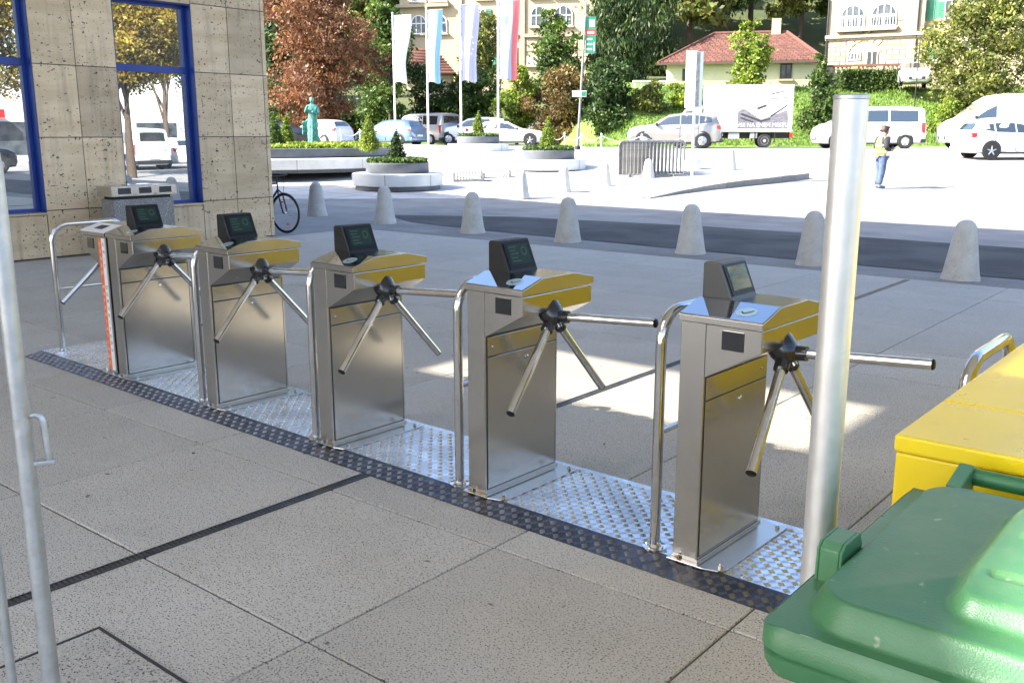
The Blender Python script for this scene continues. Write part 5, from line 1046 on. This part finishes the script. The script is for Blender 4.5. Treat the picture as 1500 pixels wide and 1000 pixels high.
# balustrade on the terrace
ba, Lb = house('balustrade', 'stone balustrade with vase balusters in front of the cream villa', 1212, 64.5, 112, 'balustrade', rho=-22)
xe = Lb(1400, 100)[0]; hb_ = Lb(1300, 97)[1]; MB().box(0, xe, -.15, .15, hb_, hb_+.14).obj('hand_rail', mt['tile'], ba); MB().box(0, xe, -.16, .16, -1.2, .08).obj('base_wall', mt['trim'], ba)
bml = MB().lathe([(.07,.08),(.09,.12),(.05,.2),(.11,.36),(.07,.52),(.09,hb_)], 10).mesh('baluster', mt['trim'], 50); nb_ = 30
for i in range(nb_):
    x = xe*(i+.5)/nb_
    if i % 6 == 0: MB().box(x-.2, x+.2, -.17, .17, .081, hb_-.001).obj('pier', mt['trim'], ba)
    else: link('baluster', bml, ba, 0, (x, 0, 0))
# clipped hedge below the balustrade
hr0, hz0 = pix(1228, 132, 60); hr1 = pix(1312, 132, 60)[0]; hh = thing('clipped_hedge', 'clipped dark green hedge on top of the grass bank', 'hedge', FR((hr0+hr1)/2, 60, hz0 - .15), R(YAW))
hl = (hr1-hr0)/2; nn = 13000; P = RNG.uniform(-1, 1, (nn, 3))*np.array([hl, .45, .62]) + np.array([0, 0, .68]) + RNG.normal(0, .05, (nn, 3)); d = RNG.normal(size=(nn, 3)); d /= np.linalg.norm(d, axis=1)[:, None]; b2 = np.cross(d, RNG.normal(size=(nn, 3))); b2 /= np.linalg.norm(b2, axis=1)[:, None]; s = .085*RNG.uniform(.6, 1.3, nn)[:, None]
link('foliage', np_mesh('foliage', np.stack([P-d*s, P+b2*s*.5, P+d*s, P-b2*s*.5], 1).reshape(-1, 3), 4, mt['leaf_hedge']), hh); MB().box(-hl+.1, hl-.1, -.25, .25, -.2, 1.05).obj('stems', mt['bark'], hh)
# ---- red tiled house
hs, Lh_ = house('tiled_house', 'low cream house with a red brown tiled hip roof behind the truck', 975, 66, 150, rho=-15)
X = lambda px: Lh_(px, 100)[0]
Z = lambda py: Lh_(1080, py)[1]
x1 = X(1196); MB().box(0, x1, 0, 7, -2, Z(88)).obj('wall', mt['cream2'], hs); MB().box(-.05, x1+.05, -.06, 0, -2, Z(118)).obj('plinth', mt['cream'], hs)
ze, zr_ = Z(91), Z(42); xa, xb = X(1040), X(1150)
rf = MB().add([(-.5,-.6,ze),(x1+.5,-.6,ze),(x1+.5,7.6,ze),(-.5,7.6,ze),(xa,3.5,zr_),(xb,3.5,zr_)], [(0,1,5,4),(1,2,5),(2,3,4,5),(3,0,4),(3,2,1,0)]).obj('roof', mt['tile'], hs)
tmesh = MB(); nrow = 16
for i in range(nrow):                                            # tile courses as one joined part (tiles of 3 to 4 px)
    f0, f1 = i/nrow, (i+1)/nrow; L0 = -.5 + (xa+.5)*f0; R0_ = x1+.5 - (x1+.5-xb)*f0; n_ = int((R0_-L0)/.33)
    for j in range(n_):
        a, b_ = L0 + (R0_-L0)*j/n_, L0 + (R0_-L0)*(j+.9)/n_; y0, y1 = -.6 + 4.1*f0, -.6 + 4.1*(f1+.02); z0, z1_ = ze + (zr_-ze)*f0, ze + (zr_-ze)*(f1+.02)
        tmesh.add([(a,y0,z0+.05),(b_,y0,z0+.05),(b_,y1,z1_+.02),(a,y1,z1_+.02),(a,y0,z0-.02),(b_,y0,z0-.02)], [(0,1,2,3),(4,5,1,0)])
stuff(tmesh.obj('roof_tile', mt['tile'], hs, fix=False))
tm2 = MB()
for i in range(nrow):
    f0, f1 = i/nrow, (i+1)/nrow; L0 = -.6 + 4.1*f0; R0_ = 7.6 - 4.1*f0; n_ = max(1, int((R0_-L0)/.33))
    for j in range(n_):
        a, b_ = L0 + (R0_-L0)*j/n_, L0 + (R0_-L0)*(j+.9)/n_; y0 = x1+.5 - (x1+.5-xb)*f0; y1 = x1+.5 - (x1+.5-xb)*(f1+.02); z0, z1_ = ze + (zr_-ze)*f0, ze + (zr_-ze)*(f1+.02)
        tm2.add([(y0,a,z0+.05),(y0,b_,z0+.05),(y1,b_,z1_+.02),(y1,a,z1_+.02)], [(0,1,2,3)])
stuff(tm2.obj('roof_tile', mt['tile'], hs, fix=False))
MB().tube([(-.5,-.6,ze),(xa,3.5,zr_+.05),(xb,3.5,zr_+.05),(x1+.5,-.6,ze)], .12, 8).obj('ridge', mt['tile'], hs)
MB().box(-.55, x1+.55, -.66, -.5, ze-.16, ze-.02).obj('gutter', mt['bark'], hs)
win(hs, X(1143), X(1160), Z(117), Z(95), False, 2, fr=mt['bark']); win(hs, X(1000), X(1007), Z(118), Z(100), False, 1, fr=mt['bark'], sill=False)
MB().box(xb-1, xb-.4, 3.2, 3.8, zr_-.6, zr_+.9).obj('chimney', mt['cream'], rf)
# white balustrade wall beside the house
bw_, Lw = house('white_wall', 'white garden wall with short balusters beside the tiled house', 926, 63, 168, 'wall')
xe = Lw(974, 150)[0]; zt_ = Lw(950, 140)[1]; MB().box(0, xe, -.15, .15, -1, zt_).obj('base_wall', mt['seat'], bw_); zq = Lw(950, 118)[1]; MB().box(0, xe, -.17, .17, zq-.12, zq).obj('coping', mt['seat'], bw_)
for i in range(6): MB().box(xe*(i+.2)/6, xe*(i+.55)/6, -.1, .1, zt_, zq-.12).obj('baluster', mt['seat'], bw_)
# ---- left villa behind the flags
v2, L2 = house('cream_mansion', 'large cream mansion with arched windows rising behind the flags', 588, 82, 120, rho=-14)
X = lambda px: L2(px, 100)[0]
Z = lambda py: L2(700, py)[1]
MB().box(0, X(872), 0, 12, -2, Z(-60)).obj('wall', mt['cream'], v2); MB().prism([(-.6,Z(-60)),(X(872)+.6,Z(-60)),(X(872)-3,Z(-100)),(3,Z(-100))], -.6, 12, 'y').obj('roof', mt['tile'], v2)
for px in (674, 765): MB().box(X(px-4), X(px+4), -.14, 0, -2, Z(-60)).obj('pilaster', mt['trim'], v2)
MB().box(-.15, X(660), -.5, 0.0, Z(9), Z(4)).obj('cornice', mt['trim'], v2); MB().box(X(768), X(872), -.22, 0, Z(57), Z(52)).obj('string_course', mt['trim'], v2); MB().box(X(679), X(760), -.22, 0, Z(57), Z(52)).obj('string_course', mt['trim'], v2)
for a, b_ in ((777,803), (811,838)): win(v2, X(a), X(b_), Z(42), Z(12), True, 3)
for a, b_ in ((604,626), (634,656)): win(v2, X(a), X(b_), Z(48), Z(20), True, 3)
for a, b_ in ((697,712),): win(v2, X(a), X(b_), Z(40), Z(14), False, 2); shutter(v2, X(a-8), X(a), Z(40), Z(14)); shutter(v2, X(b_), X(b_+8), Z(40), Z(14))
for a, b_ in ((702,722), (735,750)): win(v2, X(a), X(b_), Z(98), Z(70), False, 2); shutter(v2, X(a-8), X(a), Z(98), Z(70)); shutter(v2, X(b_), X(b_+8), Z(98), Z(70))
win(v2, X(772), X(795), Z(98), Z(84), False, 3, glass=mt['p_white'])
for a, b_ in ((700,722), (735,755), (777,803), (811,838), (604,626), (634,656)): win(v2, X(a), X(b_), Z(0), Z(-28), False, 2)
for i in range(5):
    for j in range(4): MB().box(X(768+26*j)+.04, X(768+26*(j+1))-.04, -.05, 0, Z(104-9*i), Z(104-9*i-8)).obj('stone_block', mt['cream'], v2, bevel=.015) if not (i in (1,2) and j == 0) else None
# garden shed roof between the flags
sh, Ls = house('tiled_shed', 'small shed with a dark red tiled roof half hidden behind the flags', 596, 72, 122)
X = lambda px: Ls(px, 100)[0]
Z = lambda py: Ls(630, py)[1]
xm = X(668); MB().box(.4, xm-.4, .5, 3.5, -2, Z(106)).obj('wall', mt['cream'], sh); r0 = MB().add([(0,0,Z(108)),(xm,0,Z(108)),(xm-1.6,2,Z(70)),(.3,2,Z(66)),(0,4,Z(108)),(xm,4,Z(108))], [(0,1,2,3),(3,2,5,4),(0,3,4),(1,5,2)]).obj('roof', mt['tile'], sh)
tm3 = MB()
for i in range(9):
    f = i/9; tm3.box(0+.3*f, xm-1.6*f, 2*f-.02, 2*f+.05, Z(108)+(Z(68)-Z(108))*f, Z(108)+(Z(68)-Z(108))*f+.09)
tm3.obj('tile_course', mt['tile'], r0)
# thin wire pole on the lawn
r, z = pix(1339, 160, 55); o = MB().tube([(0,0,0),(0,0,4.8)], .03, 8).obj('wire_pole', mt['trimblk']); o.location = FR(r, 55, bank(r, 55) - .1); tag(o, 'thin dark wire pole standing on the grass bank', 'pole')
# ================================================================== car park beyond the right edge, seen in the window glass
vehicle('parked_van', 'white delivery van mirrored in the blue framed window', 'van', 0, 0, R(0), mt['p_white'], loc=Vector((17.5, 25.0, 0)))
vehicle('parked_car', 'white hatchback mirrored in the blue framed window', 'hatch', 0, 0, R(-6), mt['p_white'], loc=Vector((18.0, 27.3, 0)))
vehicle('parked_car', 'dark estate car mirrored in the window beside the fence panel', 'suv', 0, 0, R(100), mt['p_dark'], loc=Vector((17.5, 17.2, 0)))
def rtree(lab, x, y, lm, zc, rad, n):
    bl = [(random.uniform(-.5,.5)*rad, random.uniform(-.5,.5)*rad, zc + random.uniform(-.35,.75)*rad, rad*random.uniform(.4,.65), rad*random.uniform(.4,.65), rad*random.uniform(.35,.5)) for _ in range(10)]
    tree_at('street_tree', lab, 'tree', (x, y, 0), bl, n, .075, lm, .18, 'trees of the side car park', th=zc)
rtree('yellow autumn tree mirrored in the blue framed window', 8.2, 20.0, 'leaf_yellow', 4.5, 2.5, 30000); rtree('dark green tree mirrored in the blue framed window', 10.5, 25.0, 'leaf_dark', 4.7, 2.3, 24000)
rtree('yellow autumn tree mirrored in the window beside the fence panel', 13.9, 17.2, 'leaf_yellow', 5.0, 3.0, 24000); rtree('olive tree at the back of the mirrored car park', 27, 33, 'leaf_olive', 6.5, 3.5, 8000); rtree('yellow autumn tree behind the mirrored dark car', 25, 11, 'leaf_yellow', 6, 3.4, 8000)
wh = thing('white_shop', 'long white flat roofed shop mirrored in the blue framed window', 'building', (34, 22, 0)); MB().box(0, 8, -14, 22, 0, 5.2).obj('wall', mt['seat'], wh); MB().box(-1.2, 0, -4, 4, 2.6, 3.1).obj('awning', mt['tail'], wh)
for k in range(6): win_ = MB().box(-.04, 0, -12 + 5*k, -9 + 5*k, .4, 2.4).obj('window', mt['wglass'], wh)
